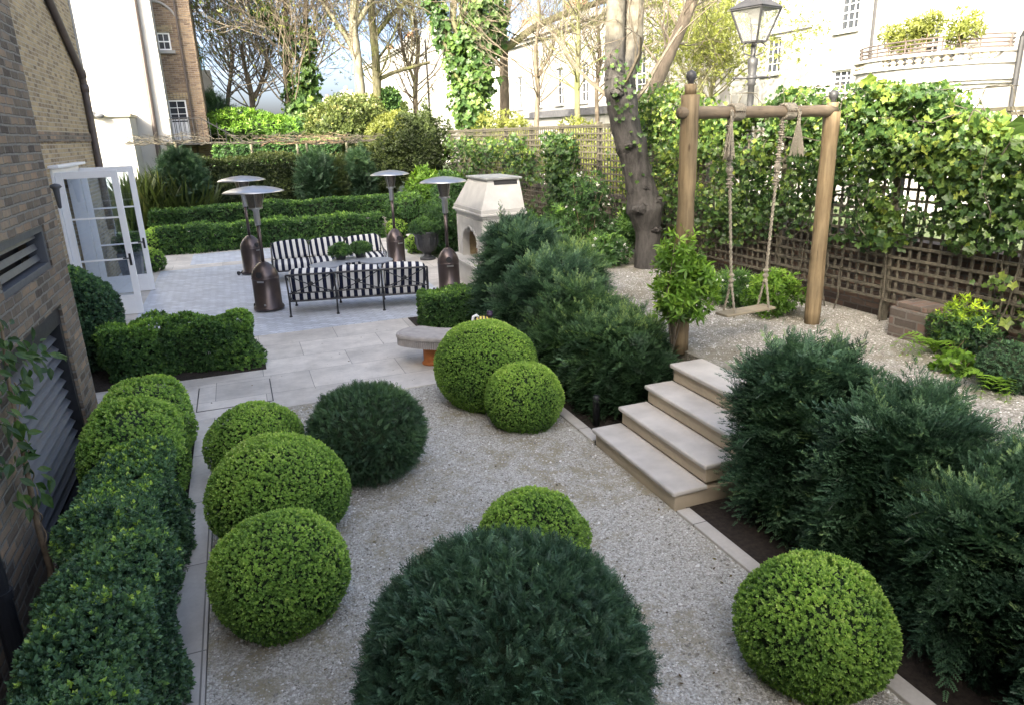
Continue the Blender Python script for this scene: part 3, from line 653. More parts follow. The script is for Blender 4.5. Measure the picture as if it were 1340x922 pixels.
# ------------------------------------------------------------------ patio heaters
def heater(x, y, label, fw=1.0, rot=0.0):
    r_ = thing('patio_heater', label, 'patio heater', (0, 0, 0), 'patio heaters around the sofas')
    R0 = .245*fw; hr = .53*fw
    mb = MB(); mb.lathe([(0, .03), (R0*1.13, .03), (R0*1.15, .05), (R0*1.1, .085), (R0, .095), (R0, .6)], n=40); mb.lathe([(R0, .6), (R0*1.02, .604), (R0*1.02, .625), (R0, .63)], n=40)
    mb.lathe([(R0, .63), (R0*.985, .67), (R0*.93, .72), (R0*.8, .78), (R0*.6, .84), (R0*.36, .89), (R0*.2, .91), (.045, .915), (0, .915)], n=40); mb.build('tank_housing', MT['bronze'], r_, smooth=True)
    mb = MB()
    mb.lathe([(0, 0), (.052, 0), (.056, .004), (.056, .03), (0, .032)], n=20)
    for v in mb.v: v[:] = np.stack([v[:, 0], -v[:, 2]-R0*.93+.012, v[:, 1]+.7], -1)
    mb.build('valve_hole', MT['dark'], r_)
    mb = MB(); mb.obox((.02, -R0-.002, .575), (.13, .008, .03)); mb.obox((.05, -R0-.002, .14), (.035, .01, .03)); mb.build('badge', MT['alu'], r_)
    mb = MB(); mb.tube([(-R0*.9, R0*.55, .05), (-R0*.9-.12, R0*.55, .05)], .02, 8)
    for dx in (-.0, -.12): mb.lathe([(0, -.02), (.045, -.02), (.05, 0), (.045, .02), (0, .02)], n=14)
    mb.v[-1][:] = np.stack([mb.v[-1][:, 2]-R0*.9-.12, mb.v[-1][:, 1]+R0*.55, mb.v[-1][:, 0]+.05], -1); mb.v[-2][:] = np.stack([mb.v[-2][:, 2]-R0*.9, mb.v[-2][:, 1]+R0*.55, mb.v[-2][:, 0]+.05], -1)
    mb.build('wheel', MT['black_metal'], r_)
    mb = MB(); mb.tube([(0, 0, .89), (0, 0, 1.62)], .033, 16); mb.build('pole', MT['bronze'], r_, smooth=True)
    mb = MB(); mb.lathe([(0, 1.58), (.05, 1.58), (.056, 1.6), (.056, 1.84), (.075, 1.87), (.1, 1.885), (0, 1.89)], n=20); mb.build('burner_neck', MT['alu'], r_, smooth=True)
    mb = MB(); mb.lathe([(.1*fw, 1.885), (.16*fw, 2.17)], n=28); mb.build('burner_screen', MT['mesh'], r_, smooth=True)
    mb = MB()
    for k in range(4):
        a = k*pi/2+.5; mb.bar((.105*fw*cos(a), .105*fw*sin(a), 1.88), (.185*fw*cos(a), .185*fw*sin(a), 2.19), .02, .006)
    mb.lathe([(.1*fw, 1.875), (.125*fw, 1.875), (.125*fw, 1.9), (.1*fw, 1.9)], n=28); mb.build('cage_strut', MT['alu'], r_)
    mb = MB(); mb.lathe([(.17*fw, 2.175), (hr*.75, 2.185), (hr, 2.17), (hr+.006, 2.174), (hr*.92, 2.2), (hr*.72, 2.235), (hr*.4, 2.265), (hr*.1, 2.278), (0, 2.285)], n=48); mb.build('reflector_hood', MT['alu'], r_, smooth=True)
    r_.location = (x, y, .016); r_.rotation_euler.z = rot
    return r_
p1, p2 = at(354, 410), at(334, 361); p3, p4 = at(520, 349), at(589, 384)
heater(p1[0], p1[1]+.25, 'bronze mushroom patio heater nearest the camera, left of the near striped sofa', 1.0, -.5)
heater(p2[0], p2[1]+.25, 'bronze patio heater farther back on the left, its hood behind the nearest one', 1.0, .6)
heater(p3[0], p3[1], 'bronze patio heater behind the right end of the far striped sofa', .87, .3)
heater(p4[0], p4[1], 'bronze patio heater between the near sofa and the stone fireplace', .87, -.2)

# ------------------------------------------------------------------ striped sofas
def stripes(name, w=.135):
    m, nt, b = newmat(name); x = nd(nt, 'SeparateXYZ', {0: coords(nt)}).outputs[0]
    f = nd(nt, 'Math', {0: nd(nt, 'Math', {0: x, 1: 1/w}, operation='MULTIPLY').outputs[0]}, operation='FRACT').outputs[0]
    s = nd(nt, 'Math', {0: f, 1: .5}, operation='GREATER_THAN').outputs[0]
    n = noise(nt, geo_pos(nt), 300., 2)
    c = mixc(nt, s, (.7, .69, .66), (.014, .018, .04)); c = mixc(nt, .3, c, ramp(nt, n, [(.3, (.8, .8, .8)), (.7, (1.1, 1.1, 1.1))]), 'MULTIPLY')
    nt.links.new(c, b.inputs['Base Color']); b.inputs['Roughness'].default_value = .9; b.inputs['Specular IOR Level'].default_value = .15
    bump(nt, b, noise(nt, geo_pos(nt), 14., 4), .35, .02)
    return m
MT['stripe'] = stripes('navy and white awning stripe')
def sofa(label):
    r_ = thing('garden_sofa', label, 'sofa', (0, 0, 0), 'striped iron garden sofas')
    S, n = .83, 3; L = S*n; D = .82
    mb = MB(); t = .016
    for y in (0, D):
        mb.tube([(0, y, .27), (L, y, .27)], t, 8)
    mb.tube([(0, 0, .27), (0, D, .27)], t, 8); mb.tube([(L, 0, .27), (L, D, .27)], t, 8)
    for k in range(1, n): mb.tube([(k*S, 0, .27), (k*S, D, .27)], .012, 6)
    for k in range(14): mb.box(.02, L-.02, .05+k*.055, .07+k*.055, .262, .268)
    mb.build('seat_frame', MT['black_metal'], r_)
    for k in range(n+1):
        for y, rear in ((-.03, 1), (D, 0)):
            mb = MB(); p = [(k*S, y+(-.035 if rear else .02), 0), (k*S, y, .17), (k*S, 0 if rear else D, .27)]; mb.tube(p, [.017, .015, .018], 8); mb.lathe([(0, 0), (.028, 0), (.028, .018), (.017, .03)], (k*S, p[0][1], 0), 10); mb.build('leg', MT['black_metal'], r_, smooth=True)
    mb = MB(); yb = -.13
    for k in range(n+1): mb.tube([(k*S, 0, .27), (k*S, -.05, .55), (k*S, yb, .77)], .016, 8)
    mb.tube([(0, yb, .77), (L, yb, .77)], .017, 8); mb.tube([(0, -.03, .42), (L, -.03, .42)], .012, 8)
    for k in range(n):
        a, b_ = k*S+.03, (k+1)*S-.03
        for q in (0, 1):
            pts = [(a+(b_-a)*u, -.03-.1*((.42+.35*((1-u) if q else u))-.42)/.35, .42+.35*((1-u) if q else u)-.03*sin(pi*u)) for u in np.linspace(0, 1, 9)]
            mb.tube(pts, .0095, 6)
        mb.lathe([(0, -.02), (.03, -.015), (.04, 0), (.03, .015), (0, .02)], n=14); v = mb.v[-1]; v[:] = np.stack([v[:, 0]+(a+b_)/2, v[:, 2]-.075, v[:, 1]+.59], -1)
        for u in (.06, S-.06): mb.tube([(k*S+u, -.03, .42), (k*S+u, yb, .77)], .007, 6)
    mb.build('backrest_frame', MT['black_metal'], r_)
    for x in (0, L):
        mb = MB(); mb.tube([(x, -.1, .73), (x, .1, .65), (x, .35, .56), (x, .7, .53), (x, D+.05, .54), (x, D+.1, .5), (x, D+.06, .46)], .015, 8); mb.tube([(x, D, .27), (x, D, .535)], .014, 8); mb.tube([(x, .05, .29), (x, D-.05, .56)], .009, 6); mb.tube([(x, D-.05, .29), (x, .2, .62)], .009, 6)
        mb.build('armrest', MT['black_metal'], r_, smooth=True)
    for k in range(n):
        mb = MB(); mb.pillow((0, 0, 0), (S-.03, D-.04, .19), .25, 16)
        for v in mb.v: v[:, 0] += .04
        o = mb.build('seat_cushion', MT['stripe'], r_, smooth=True); o.location = (k*S+S/2-.04, D/2+.02, .352)
        R = Matrix.Rotation(radians(17), 3, 'X'); mb = MB(); mb.pillow((0, 0, 0), (S-.05, .22, .43), .3, 18, R); o = mb.build('back_cushion', MT['stripe'], r_, smooth=True); o.location = (k*S+S/2, .06+.012*k, .615+random.uniform(-.01, .025)); o.rotation_euler.y = random.uniform(-.06, .06)
    return r_
s1 = sofa('navy and white striped iron sofa nearest, seen from behind its crossed back')
q0, q1 = at(382, 415, .016), at(506, 406, .016)
ang = atan2(q1[1]-q0[1], q1[0]-q0[0]); s1.location = (q0[0], q0[1]+.06, .016); s1.rotation_euler.z = ang
s2 = copy_tree(s1); s2['label'] = 'navy and white striped iron sofa farther back, facing the camera across the tables'
e0 = aty(352, 330, 16.6)
s2.rotation_euler.z = pi-radians(3); s2.location = (.55+2.49, 16.95, .016)

# ------------------------------------------------------------------ tables and pot plants between the sofas
def low_table(x, y, rr, h, label):
    r_ = thing('coffee_table', label, 'table', (x, y, .016), 'round tables between the sofas')
    mb = MB(); mb.lathe([(0, h-.03), (rr-.01, h-.03), (rr, h-.022), (rr, h-.006), (rr-.008, h), (0, h)], (x, y, .016), 40); mb.build('table_top', MT['table_stone'], r_)
    for k in range(3):
        a = k*2*pi/3+.4; mb = MB(); mb.tube([(x+rr*.8*cos(a), y+rr*.8*sin(a), .016), (x+rr*.6*cos(a), y+rr*.6*sin(a), .25), (x+rr*.75*cos(a), y+rr*.75*sin(a), h-.014)], .013, 8); mb.build('leg', MT['black_metal'], r_, smooth=True)
t = [aty(427, 346, 14.9), aty(457, 345, 15.1), aty(486, 342, 15.3)]
TH = .6
ta, tb, tc = at(430, 347, TH), at(458, 344, TH), at(487, 341, TH)
low_table(ta[0]-.02, ta[1], .36, TH, 'round grey low table at the left, between the two striped sofas')
low_table(tb[0]+.05, tb[1]+.42, .36, TH, 'round grey low table in the middle, under the leafy pot plants')
low_table(tc[0]+.08, tc[1]-.05, .34, TH, 'round grey low table at the right, between the two striped sofas')
def pot_plant(x, y, z, label):
    r_ = thing('pot_plant', label, 'pot plant', (x, y, z), 'pot plants on the tables')
    mb = MB(); mb.lathe([(0, 0), (.09, 0), (.12, .1), (.13, .1), (.13, .12), (.11, .12), (.1, .1), (0, .1)], (x, y, z), 20); mb.build('pot', MT['urn'], r_)
    mb = MB(); cloud(mb, (x, y, z+.19), (.21, .21, .13), 520, T_LANCE, .075, .45, .35, lay=.7, zmin=-.6); mb.build('leaves', MT['hedge'], r_)
pot_plant(tb[0]-.12, tb[1]+.42, .016+TH, 'small dark leafy pot plant, left of two on the grey table')
pot_plant(tb[0]+.3, tb[1]+.48, .016+TH, 'small lighter green pot plant, right of two on the grey table')

# ------------------------------------------------------------------ outdoor fireplace
FX0, FX1 = 4.5, 5.36; FY0, FY1 = 13.5, 15.3
MT['cap'] = plain('weathered cap stone', (.3, .31, .3), .8, var=.2, scale=4.)
fp = thing('stone_fireplace', 'pale stone outdoor fireplace with tapered hood and scalloped arch', 'fireplace', (4.9, 14.5, .012))
yc = (FY0+FY1)/2; oz0, ow = .56, .52
def arch(u):                                                  # u in -1..1 across the opening
    a = abs(u); base = .80+.36*max(0, 1-a**2.2)**.5*.9
    return base+.045*abs(sin(a*3.2*pi/1.0*.5*1.9))+(.07*max(0, 1-a/.16))
mb = MB()
mb.box(FX0, FX0+.14, FY0, yc-ow, .5, 1.42); mb.box(FX0, FX0+.14, yc+ow, FY1, .5, 1.42)
us = np.linspace(-1, 1, 49)
for i in range(48):
    a, b_ = arch(us[i]), arch(us[i+1]); y0, y1 = yc+us[i]*ow, yc+us[i+1]*ow; X0, X1 = FX0, FX0+.14
    mb.add([(X0, y0, a), (X0, y1, b_), (X0, y1, 1.42), (X0, y0, 1.42), (X1, y0, a), (X1, y1, b_), (X1, y1, 1.42), (X1, y0, 1.42)], [(0, 3, 2, 1), (4, 5, 6, 7), (0, 1, 5, 4), (2, 3, 7, 6)])
mb.box(FX0+.14, FX1, FY0, FY0+.3, .5, 1.42); mb.box(FX0+.14, FX1, FY1-.3, FY1, .5, 1.42); mb.box(FX1-.16, FX1, FY0+.3, FY1-.3, .5, 1.42); mb.build('chimney_breast', MT['fire_stone'], fp)
mb = MB(); mb.box(FX1-.2, FX1-.162, FY0+.302, FY1-.302, .5, 1.4); mb.box(FX0+.142, FX1-.2, FY0+.302, FY0+.33, .5, 1.4); mb.box(FX0+.142, FX1-.2, FY1-.33, FY1-.302, .5, 1.4); mb.box(FX0+.142, FX1-.162, FY0+.302, FY1-.302, 1.38, 1.415); mb.build('firebox', MT['fire_brick'], fp)
mb = MB(); mb.box(FX0-.22, FX1+.04, FY0-.1, FY1+.1, 0, .44); mb.build('plinth', MT['fire_stone'], fp, bevel=.01)
mb = MB(); mb.box(FX0-.26, FX1+.07, FY0-.13, FY1+.13, .44, .502); mb.build('hearth_slab', MT['fire_stone'], fp, bevel=.012, seg=3)
mb = MB(); mb.tube([(FX0-.008, yc+u*ow, arch(u)) for u in us], .022, 8)
for s_ in (-1, 1): mb.box(FX0-.02, FX0+.02, yc+s_*(ow+.02)-.025, yc+s_*(ow+.02)+.025, .503, .82); mb.box(FX0-.035, FX0+.03, yc+s_*(ow+.02)-.05, yc+s_*(ow+.02)+.05, .8, .86)
mb.build('arch_moulding', MT['fire_stone'], fp)
mb = MB(); mb.box(FX0-.015, FX0-.0005, FY0+.12, FY1-.12, 1.17+.05, 1.36)
for s_ in (FY0+.02, FY1-.1): mb.box(FX0-.018, FX0-.0005, s_, s_+.08, .503, 1.36)
for s_ in (FX0+.06, FX1-.14): mb.box(s_, s_+.08, FY0-.018, FY0-.0005, .503, 1.36)
mb.build('panel_trim', MT['fire_stone'], fp, bevel=.005)
mb = MB(); mb.box(FX0-.03, FX1+.03, FY0-.03, FY1+.03, 1.4205, 1.47); mb.box(FX0-.075, FX1+.075, FY0-.075, FY1+.075, 1.47, 1.52); mb.build('cornice', MT['fire_stone'], fp, bevel=.014, seg=3)
def frustum(mb, a, b_, z0, z1, mi=0):
    v = [(a[0], a[2], z0), (a[1], a[2], z0), (a[1], a[3], z0), (a[0], a[3], z0), (b_[0], b_[2], z1), (b_[1], b_[2], z1), (b_[1], b_[3], z1), (b_[0], b_[3], z1)]
    mb.add(v, [(0, 3, 2, 1), (4, 5, 6, 7)]+[(i, (i+1) % 4, 4+(i+1) % 4, 4+i) for i in range(4)], mi)
hb = (FX0-.05, FX1+.05, FY0-.05, FY1+.05); ht = (FX0+.2, FX1+.02, FY0+.2, FY1-.35)
mb = MB(); mb.box(*hb, 1.52, 1.6); frustum(mb, (hb[0]+.02, hb[1]-.02, hb[2]+.02, hb[3]-.02), ht, 1.6, 2.16); mb.build('hood', MT['fire_stone'], fp, bevel=.006)
mb = MB(); mb.box(ht[0]-.05, ht[1]+.05, ht[2]-.05, ht[3]+.05, 2.16, 2.2); mb.build('cap_slab', MT['cap'], fp, bevel=.006)
yv = FY0+.2-.045; mb = MB(); mb.add([(ht[0]+.12, yv, 2.06), (ht[1]-.06, yv, 2.06), (ht[1]-.06, yv+.03, 2.145), (ht[0]+.12, yv+.03, 2.145), (ht[0]+.12, yv+.2, 2.06), (ht[1]-.06, yv+.2, 2.06), (ht[1]-.06, yv+.2, 2.145), (ht[0]+.12, yv+.2, 2.145)], [(0, 1, 2, 3), (4, 7, 6, 5), (0, 4, 5, 1), (3, 2, 6, 7), (0, 3, 7, 4), (1, 5, 6, 2)]); mb.build('smoke_vent', MT['dark'], fp)
for k in range(7):
    y, z = yc-.34+(k % 4)*.13+(.06 if k > 3 else 0), .575+(.11 if k > 3 else 0)
    mb = MB(); c_ = np.array([FX0+.32, y, z]); d_ = unit(np.array([.3, .9*(random.random()-.5), 0.1])); mb.tube([c_-d_*.2, c_+d_*.2], .055+.01*random.random(), 10, noise=.05); o = mb.build('firewood_log', MT['log'], loc=c_)
    tag(o, 'split firewood log stacked inside the stone fireplace', 'log', 'logs in the fireplace')

# ------------------------------------------------------------------ urn, planter
u_ = at(560, 340); r_ = thing('garden_urn', 'dark lead urn with a low shrub beside the stone fireplace', 'urn', (u_[0], u_[1], .012))
mb = MB(); mb.lathe([(0, 0), (.2, 0), (.2, .05), (.13, .07), (.08, .13), (.12, .19), (.24, .26), (.29, .42), (.3, .6), (.36, .68), (.37, .73), (.31, .73), (.28, .66), (0, .62)], (u_[0], u_[1], .012), 28)
for k in range(12):
    a = k*pi/6; mb.tube([(u_[0]+.225*cos(a), u_[1]+.225*sin(a), .28), (u_[0]+.3*cos(a), u_[1]+.3*sin(a), .44), (u_[0]+.3*cos(a), u_[1]+.3*sin(a), .6)], .014, 5)
mb.build('bowl', MT['urn'], r_, smooth=True)
mb = MB(); cloud(mb, (u_[0], u_[1], .82), (.42, .42, .22), 900, T_LANCE, .09, .4, .3, lay=.8, zmin=-.5); cloud(mb, (u_[0]+.2, u_[1]+.1, 1.1), (.3, .25, .4), 260, T_LANCE, .08, .5, .2, lay=.8); mb.build('shrub', MT['hedge'], r_)
pl = at(174, 370); r_ = thing('tall_planter', 'tall grey planter with a small shrub behind the open door glass', 'planter', (pl[0]+.05, pl[1], .012))
x, y = pl[0]+.05, pl[1]; mb = MB(); frustum(mb, (x-.19, x+.19, y-.19, y+.19), (x-.25, x+.25, y-.25, y+.25), .012, .72); mb.build('pot', MT['planter'], r_, bevel=.01)
mb = MB(); cloud(mb, (x, y, .9), (.34, .34, .27), 900, T_BOX, .05, .5, .3, lay=.5); core_ell(mb, (x, y, .88), (.3, .3, .22), .85); mb.build('shrub', [MT['hedge'], MT['core']], r_)

# ------------------------------------------------------------------ small steps at the end of the terrace
r_ = thing('corner_steps', 'small flight of pale stone steps between shrubs past the far heater', 'steps', (5.3, 20.4, 0))
for i in range(4):
    mb = MB(); mb.box(4.66+.36*i, 6.3, 19.75, 21.3, 0 if i == 0 else .19*i, .19*(i+1)-.04); mb.build('riser', MT['step_riser'], r_)
    mb = MB(); mb.box(4.62+.36*i, 5.02+.36*i, 19.72, 21.33, .19*(i+1)-.0395, .19*(i+1)); mb.build('tread', MT['step_top'], r_, bevel=.01)

# ------------------------------------------------------------------ curved bench and ornament
BC = np.array([2.86, 9.98]); r0, r1 = .68, 1.2; a0, a1 = radians(212), radians(304)
def sector(r0, r1, a0, a1, n=28, rnd=.1):
    o = [(BC+np.array([cos(a), sin(a)])*r1) for a in np.linspace(a0, a1, n)]; i = [(BC+np.array([cos(a), sin(a)])*r0) for a in np.linspace(a1, a0, n)]
    return o, i
def sector_poly(r0, r1, a0, a1, n=28):
    rm, h = (r0+r1)/2, (r1-r0)/2; P_ = []
    for a in np.linspace(a0, a1, n): P_.append(BC+r1*np.array([cos(a), sin(a)]))
    e = BC+rm*np.array([cos(a1), sin(a1)])
    for q in np.linspace(0, pi, 12)[1:-1]: P_.append(e+h*(cos(q)*np.array([cos(a1), sin(a1)])+.75*sin(q)*np.array([-sin(a1), cos(a1)])))
    for a in np.linspace(a1, a0, n): P_.append(BC+r0*np.array([cos(a), sin(a)]))
    e = BC+rm*np.array([cos(a0), sin(a0)])
    for q in np.linspace(0, pi, 12)[1:-1]: P_.append(e+h*(-cos(q)*np.array([cos(a0), sin(a0)])-.75*sin(q)*np.array([-sin(a0), cos(a0)])))
    return [tuple(p) for p in P_]
r_ = thing('curved_bench', 'curved grey stone bench on round terracotta feet behind the clipped balls', 'bench', (BC[0], BC[1]-.9, .012))
mb = MB(); mb.prism(sector_poly(r0+.03, r1-.03, a0, a1, 40), .3, .405)
P_ = sector_poly(r0, r1, a0, a1, 120)
L_ = np.concatenate([[0], np.cumsum(np.linalg.norm(np.diff(np.array(P_+P_[:1]), axis=0), axis=1))])
for s_ in np.arange(0, L_[-1], .032):                          # fluting round the rim
    k = min(np.searchsorted(L_, s_, 'right')-1, len(P_)-1); p = np.array(P_[k])+(np.array(P_[(k+1) % len(P_)])-np.array(P_[k]))*(s_-L_[k])/max(L_[k+1]-L_[k], 1e-6); mb.tube([(p[0], p[1], .29), (p[0], p[1], .405)], .014, 6)
mb.build('fluted_rim', MT['bench_stone'], r_)
mb = MB(); mb.prism(sector_poly(r0-.025, r1+.025, a0, a1, 40), .405, .43); mb.tube([(p[0], p[1], .43) for p in P_+P_[:1]], .024, 8); mb.prism(sector_poly(r0+.03, r1-.03, a0, a1, 40), .43, .447); mb.build('seat_slab', MT['bench_stone'], r_)
for a in (radians(229), radians(288)):
    c_ = BC+.94*np.array([cos(a), sin(a)]); mb = MB(); mb.lathe([(0, .012), (.135, .012), (.14, .03), (.125, .05), (.115, .06), (.115, .27), (.13, .29), (0, .29)], (c_[0], c_[1], 0), 24); mb.build('foot', MT['terracotta'], r_, smooth=True)
oc = atx(644, 415, 0) if False else None
m, nt, b = newmat('yellow and dark stripes'); x_ = nd(nt, 'SeparateXYZ', {0: coords(nt)}).outputs[0]
f_ = nd(nt, 'Math', {0: nd(nt, 'Math', {0: x_, 1: 22.}, operation='MULTIPLY').outputs[0]}, operation='FRACT').outputs[0]
nt.links.new(mixc(nt, nd(nt, 'Math', {0: f_, 1: .58}, operation='GREATER_THAN').outputs[0], (.72, .6, .12), (.05, .03, .06)), b.inputs['Base Color']); MT['bee'] = m
ox = BC+.92*np.array([cos(radians(276)), sin(radians(276))])
od = thing('striped_ornament', 'small yellow and dark striped ornament with a white loop on the stone bench', 'ornament', (0, 0, 0))
mb = MB(); mb.pillow((0, 0, .1), (.27, .15, .2), .8, 14); mb.build('body', MT['bee'], od, smooth=True)
mb = MB(); mb.tube([(-.16, 0, 0), (-.15, 0, .12), (-.13, 0, .2), (-.09, 0, .215), (-.06, 0, .19)], .02, 8); mb.build('loop', MT['white'], od, smooth=True)
mb = MB(); mb.pillow((.1, 0, .215), (.09, .08, .07), .8, 10); mb.tube([(.06, 0, .25), (.14, 0, .245)], .022, 8); mb.build('cap', plain('dark purple', (.05, .03, .07), .5), od, smooth=True)
od.location = (ox[0], ox[1], .449); od.rotation_euler.z = -.25
# bollard light beside the steps
bp = at(778, 556); mb = MB(); mb.lathe([(0, -.02), (.038, -.02), (.038, .27), (.043, .275), (.043, .335), (.03, .35), (0, .352)], (bp[0]+.02, bp[1], 0), 18)
tag(mb.build('bollard_light', MT['black_metal'], loc=(bp[0]+.02, bp[1], 0), smooth=True), 'short black bollard light in the soil beside the lowest garden step', 'garden light')

# ------------------------------------------------------------------ swing
bl, br_ = at(890, 457, ZT), at(1062, 423, ZT); tl = aty(905, 92, bl[1]); tr = aty(1094, 118, br_[1])
zl, zr = tl[2], tr[2]; zb = aty(893, 148, bl[1])[2]
PR = .09
fr = thing('swing_frame', 'timber swing frame of two round posts and a horizontal pole', 'swing frame', (bl[0], bl[1], ZT))
for (p, zt, fin) in ((bl, zl, 1), (br_, zr, 1)):
    mb = MB(); zz = zt-.13
    zs = np.linspace(ZT-.03, zz-.1, 14); mb.tube([(p[0], p[1], z) for z in zs], PR+.003*rng.normal(size=14), 20); mb.tube([(p[0], p[1], zz-.1), (p[0], p[1], zz)], PR*.66, 16)
    o = mb.build('post', MT['post'], fr, smooth=False)
    for pl_ in o.data.polygons: pl_.use_smooth = len(pl_.vertices) == 4
    mb = MB(); mb.lathe([(0, zz), (.03, zz), (.026, zz+.02), (.045, zz+.045), (.052, zz+.08), (.04, zz+.115), (0, zz+.132)], (p[0], p[1], 0), 18); mb.build('finial', MT['lamp_metal'], o, smooth=True)
da = unit(np.array([br_[0]-bl[0], br_[1]-bl[1], 0])); nb = np.array([-da[1], da[0], 0])
BA = np.array([bl[0], bl[1], zb])-da*.14-nb*.01; BB = np.array([br_[0], br_[1], zb-.02])+da*.02-nb*.01
mb = MB(); mb.tube([BA+(BB-BA)*u for u in np.linspace(0, 1, 12)], .06+.002*rng.normal(size=12), 18); mb.build('cross_pole', MT['bar'], fr, smooth=True)
sw = thing('rope_swing', 'wooden swing seat hanging on two knotted ropes from the timber pole', 'swing', (bl[0]+1, bl[1], ZT+.3))
def on_bar(px): # the point of the pole seen at that pixel column
    us = np.linspace(0, 1, 400); pts = BA+(BB-BA)*us[:, None]; pc = (pts-CAM)@RW; xs = PCX+F_PX*pc[:, 0]/-pc[:, 2]; return pts[np.argmin(abs(xs-px))]
def rope_tw(mb, pts, r, n=6, turns=26.):
    p = np.asarray(pts, float); d = np.concatenate([[0], np.cumsum(np.linalg.norm(np.diff(p, axis=0), axis=1))]); m_ = max(int(d[-1]/.012), 6)
    t_ = np.linspace(0, d[-1], m_); q = np.stack([np.interp(t_, d, p[:, k]) for k in range(3)], -1)
    ax = unit(q[-1]-q[0]); u = unit(np.cross(ax, [1, .2, .1])); w = np.cross(ax, u)
    for k in range(2):
        a = t_*turns*2.2+k*pi; mb.tube(q+r*.55*(np.cos(a)[:, None]*u+np.sin(a)[:, None]*w), r*.72, n)
seatL, seatR = aty(948, 409, bl[1]+.05), aty(1003, 400, bl[1]+.1)
zs_ = (seatL[2]+seatR[2])/2; seatL[2] = seatR[2] = zs_
for top_px, bot, tass in ((954, seatL+da*.07, 0), (1025, seatR-da*.05, 0)):
    tp = on_bar(top_px); mb = MB(); low = np.array([tp[0], tp[1], tp[2]-.06]); b3 = bot+np.array([0, 0, .36])
    rope_tw(mb, [low, low+(b3-low)*.5, b3], .0155)
    for s_ in (-1, 1): rope_tw(mb, [b3, bot+nb*s_*.085+np.array([0, 0, .0]), bot+nb*s_*.085+np.array([0, 0, -.05])], .013)
    for z, rr in ((.42, .034), (.36, .036), (.3, .03)): mb.pillow(bot+np.array([0, 0, z]), (rr*2, rr*2, .06), 1., 10)
    ax = b3-low; L_ = np.linalg.norm(ax)
    for k in range(26): # spliced thicker part below the pole
        q = low+ax*(.03+k*.015); mb.pillow(q+np.array([.008*cos(k*2.1), .008*sin(k*2.1), 0]), (.062, .062, .03), .9, 7)
    mb.pillow(low+ax*.30, (.08, .07, .11), .9, 10); mb.pillow(low+ax*.385, (.1, .06, .035), .9, 8)
    mb.build('rope', MT['rope'], sw, smooth=True)
    mb = MB()
    for k in range(6):
        q = tp+da*(-.06+.024*k+(.09 if top_px < 1000 else .06)); a = np.linspace(0, 2*pi, 17); mb.tube([q+(nb*cos(x)+np.array([0, 0, 1])*sin(x))*.075 for x in a], .017, 6, cap=False)
    mb.build('lashing', MT['rope'], sw, smooth=True)
    q = tp+(da*-.03 if top_px < 1000 else da*.16)-nb*.075; mb = MB()
    rope_tw(mb, [q+np.array([0, 0, .02]), q+np.array([0, 0, -.1])], .018)
    for k in range(46):
        a = rng.uniform(0, 2*pi); r1_ = rng.uniform(.02, .085); mb.tube([q+np.array([.01*cos(a), .01*sin(a), -.1]), q+np.array([r1_*.5*cos(a), r1_*.5*sin(a), -.24]), q+np.array([r1_*cos(a), r1_*sin(a), -.42-.06*rng.random()])], .0055, 4)
    mb.build('tassel', MT['rope'], sw)
mb = MB(); c_ = (seatL+seatR)/2; mb.obox(c_-np.array([0, 0, .018]), (np.linalg.norm(seatR-seatL)+.1, .2, .03), np.stack([da, nb, [0, 0, 1]], 1)); mb.build('seat', MT['seat'], sw, bevel=.008)

# ------------------------------------------------------------------ street lamp behind the fence
lx = 7.95; l0 = atx(982, 130, lx); lz = atx(985, 2, lx)[2]; ly = l0[1]
pjz = lambda py: aty(983, py, ly)[2]
r_ = thing('street_lamp', 'old iron street lamp with a glazed four sided lantern above the hedge', 'street lamp', (lx, ly, 0))
zt, z1, z2 = pjz(12), pjz(55), pjz(76)
mb = MB(); mb.lathe([(0, -.03), (.16, -.03), (.16, .3), (.1, .4), (.07, .8), (.062, z2-.95), (.075, z2-.93), (.075, z2-.9), (.055, z2-.86), (.05, z2-.42), (.075, z2-.4), (.06, z2-.36), (.075, z2-.32), (.055, z2-.28), (.08, z2-.1), (.085, z2-.02), (.05, z2), (.028, z2+.02), (.028, z1-.02), (.05, z1)], (lx, ly, 0), 20); mb.build('column', MT['lamp_metal'], r_, smooth=True)
mb = MB(); ad = np.array([.93, -.36, 0]); zz = pjz(102)
mb.tube([np.array([lx, ly, zz])-ad*.28, np.array([lx, ly, zz])+ad*.28], [.018, .018], 8); mb.pillow(np.array([lx, ly, zz]), (.17, .17, .12), .9, 10)
for s_ in (-1, 1): mb.pillow(np.array([lx, ly, zz])+ad*s_*.28, (.06, .06, .06), 1, 8)
mb.build('ladder_bar', MT['lamp_metal'], r_, smooth=True)
mb = MB(); ra, rb = .18, .38; A_ = [pi/4+k*pi/2+.32 for k in range(4)]
lo = [np.array([lx+ra*cos(a), ly+ra*sin(a), z1]) for a in A_]; hi = [np.array([lx+rb*cos(a), ly+rb*sin(a), zt]) for a in A_]
for k in range(4):
    mb.bar(lo[k], hi[k], .025); mb.bar(lo[k], lo[(k+1) % 4], .025); mb.bar(hi[k], hi[(k+1) % 4], .03)
    mb.tube([lo[k]*.55+np.array([lx, ly, z1])*.45, lo[k]+np.array([0, 0, -.06]), lo[k]*.8+np.array([lx, ly, z1])*.2+np.array([0, 0, -.17]), np.array([lx, ly, z2+.02])], .012, 6)
mb.build('lantern_frame', MT['lamp_metal'], r_)
mb = MB()
for k in range(4): mb.add([lo[k], lo[(k+1) % 4], hi[(k+1) % 4], hi[k]], [(0, 1, 2, 3)])
mb.build('lantern_glass', MT['lampglass'], r_)
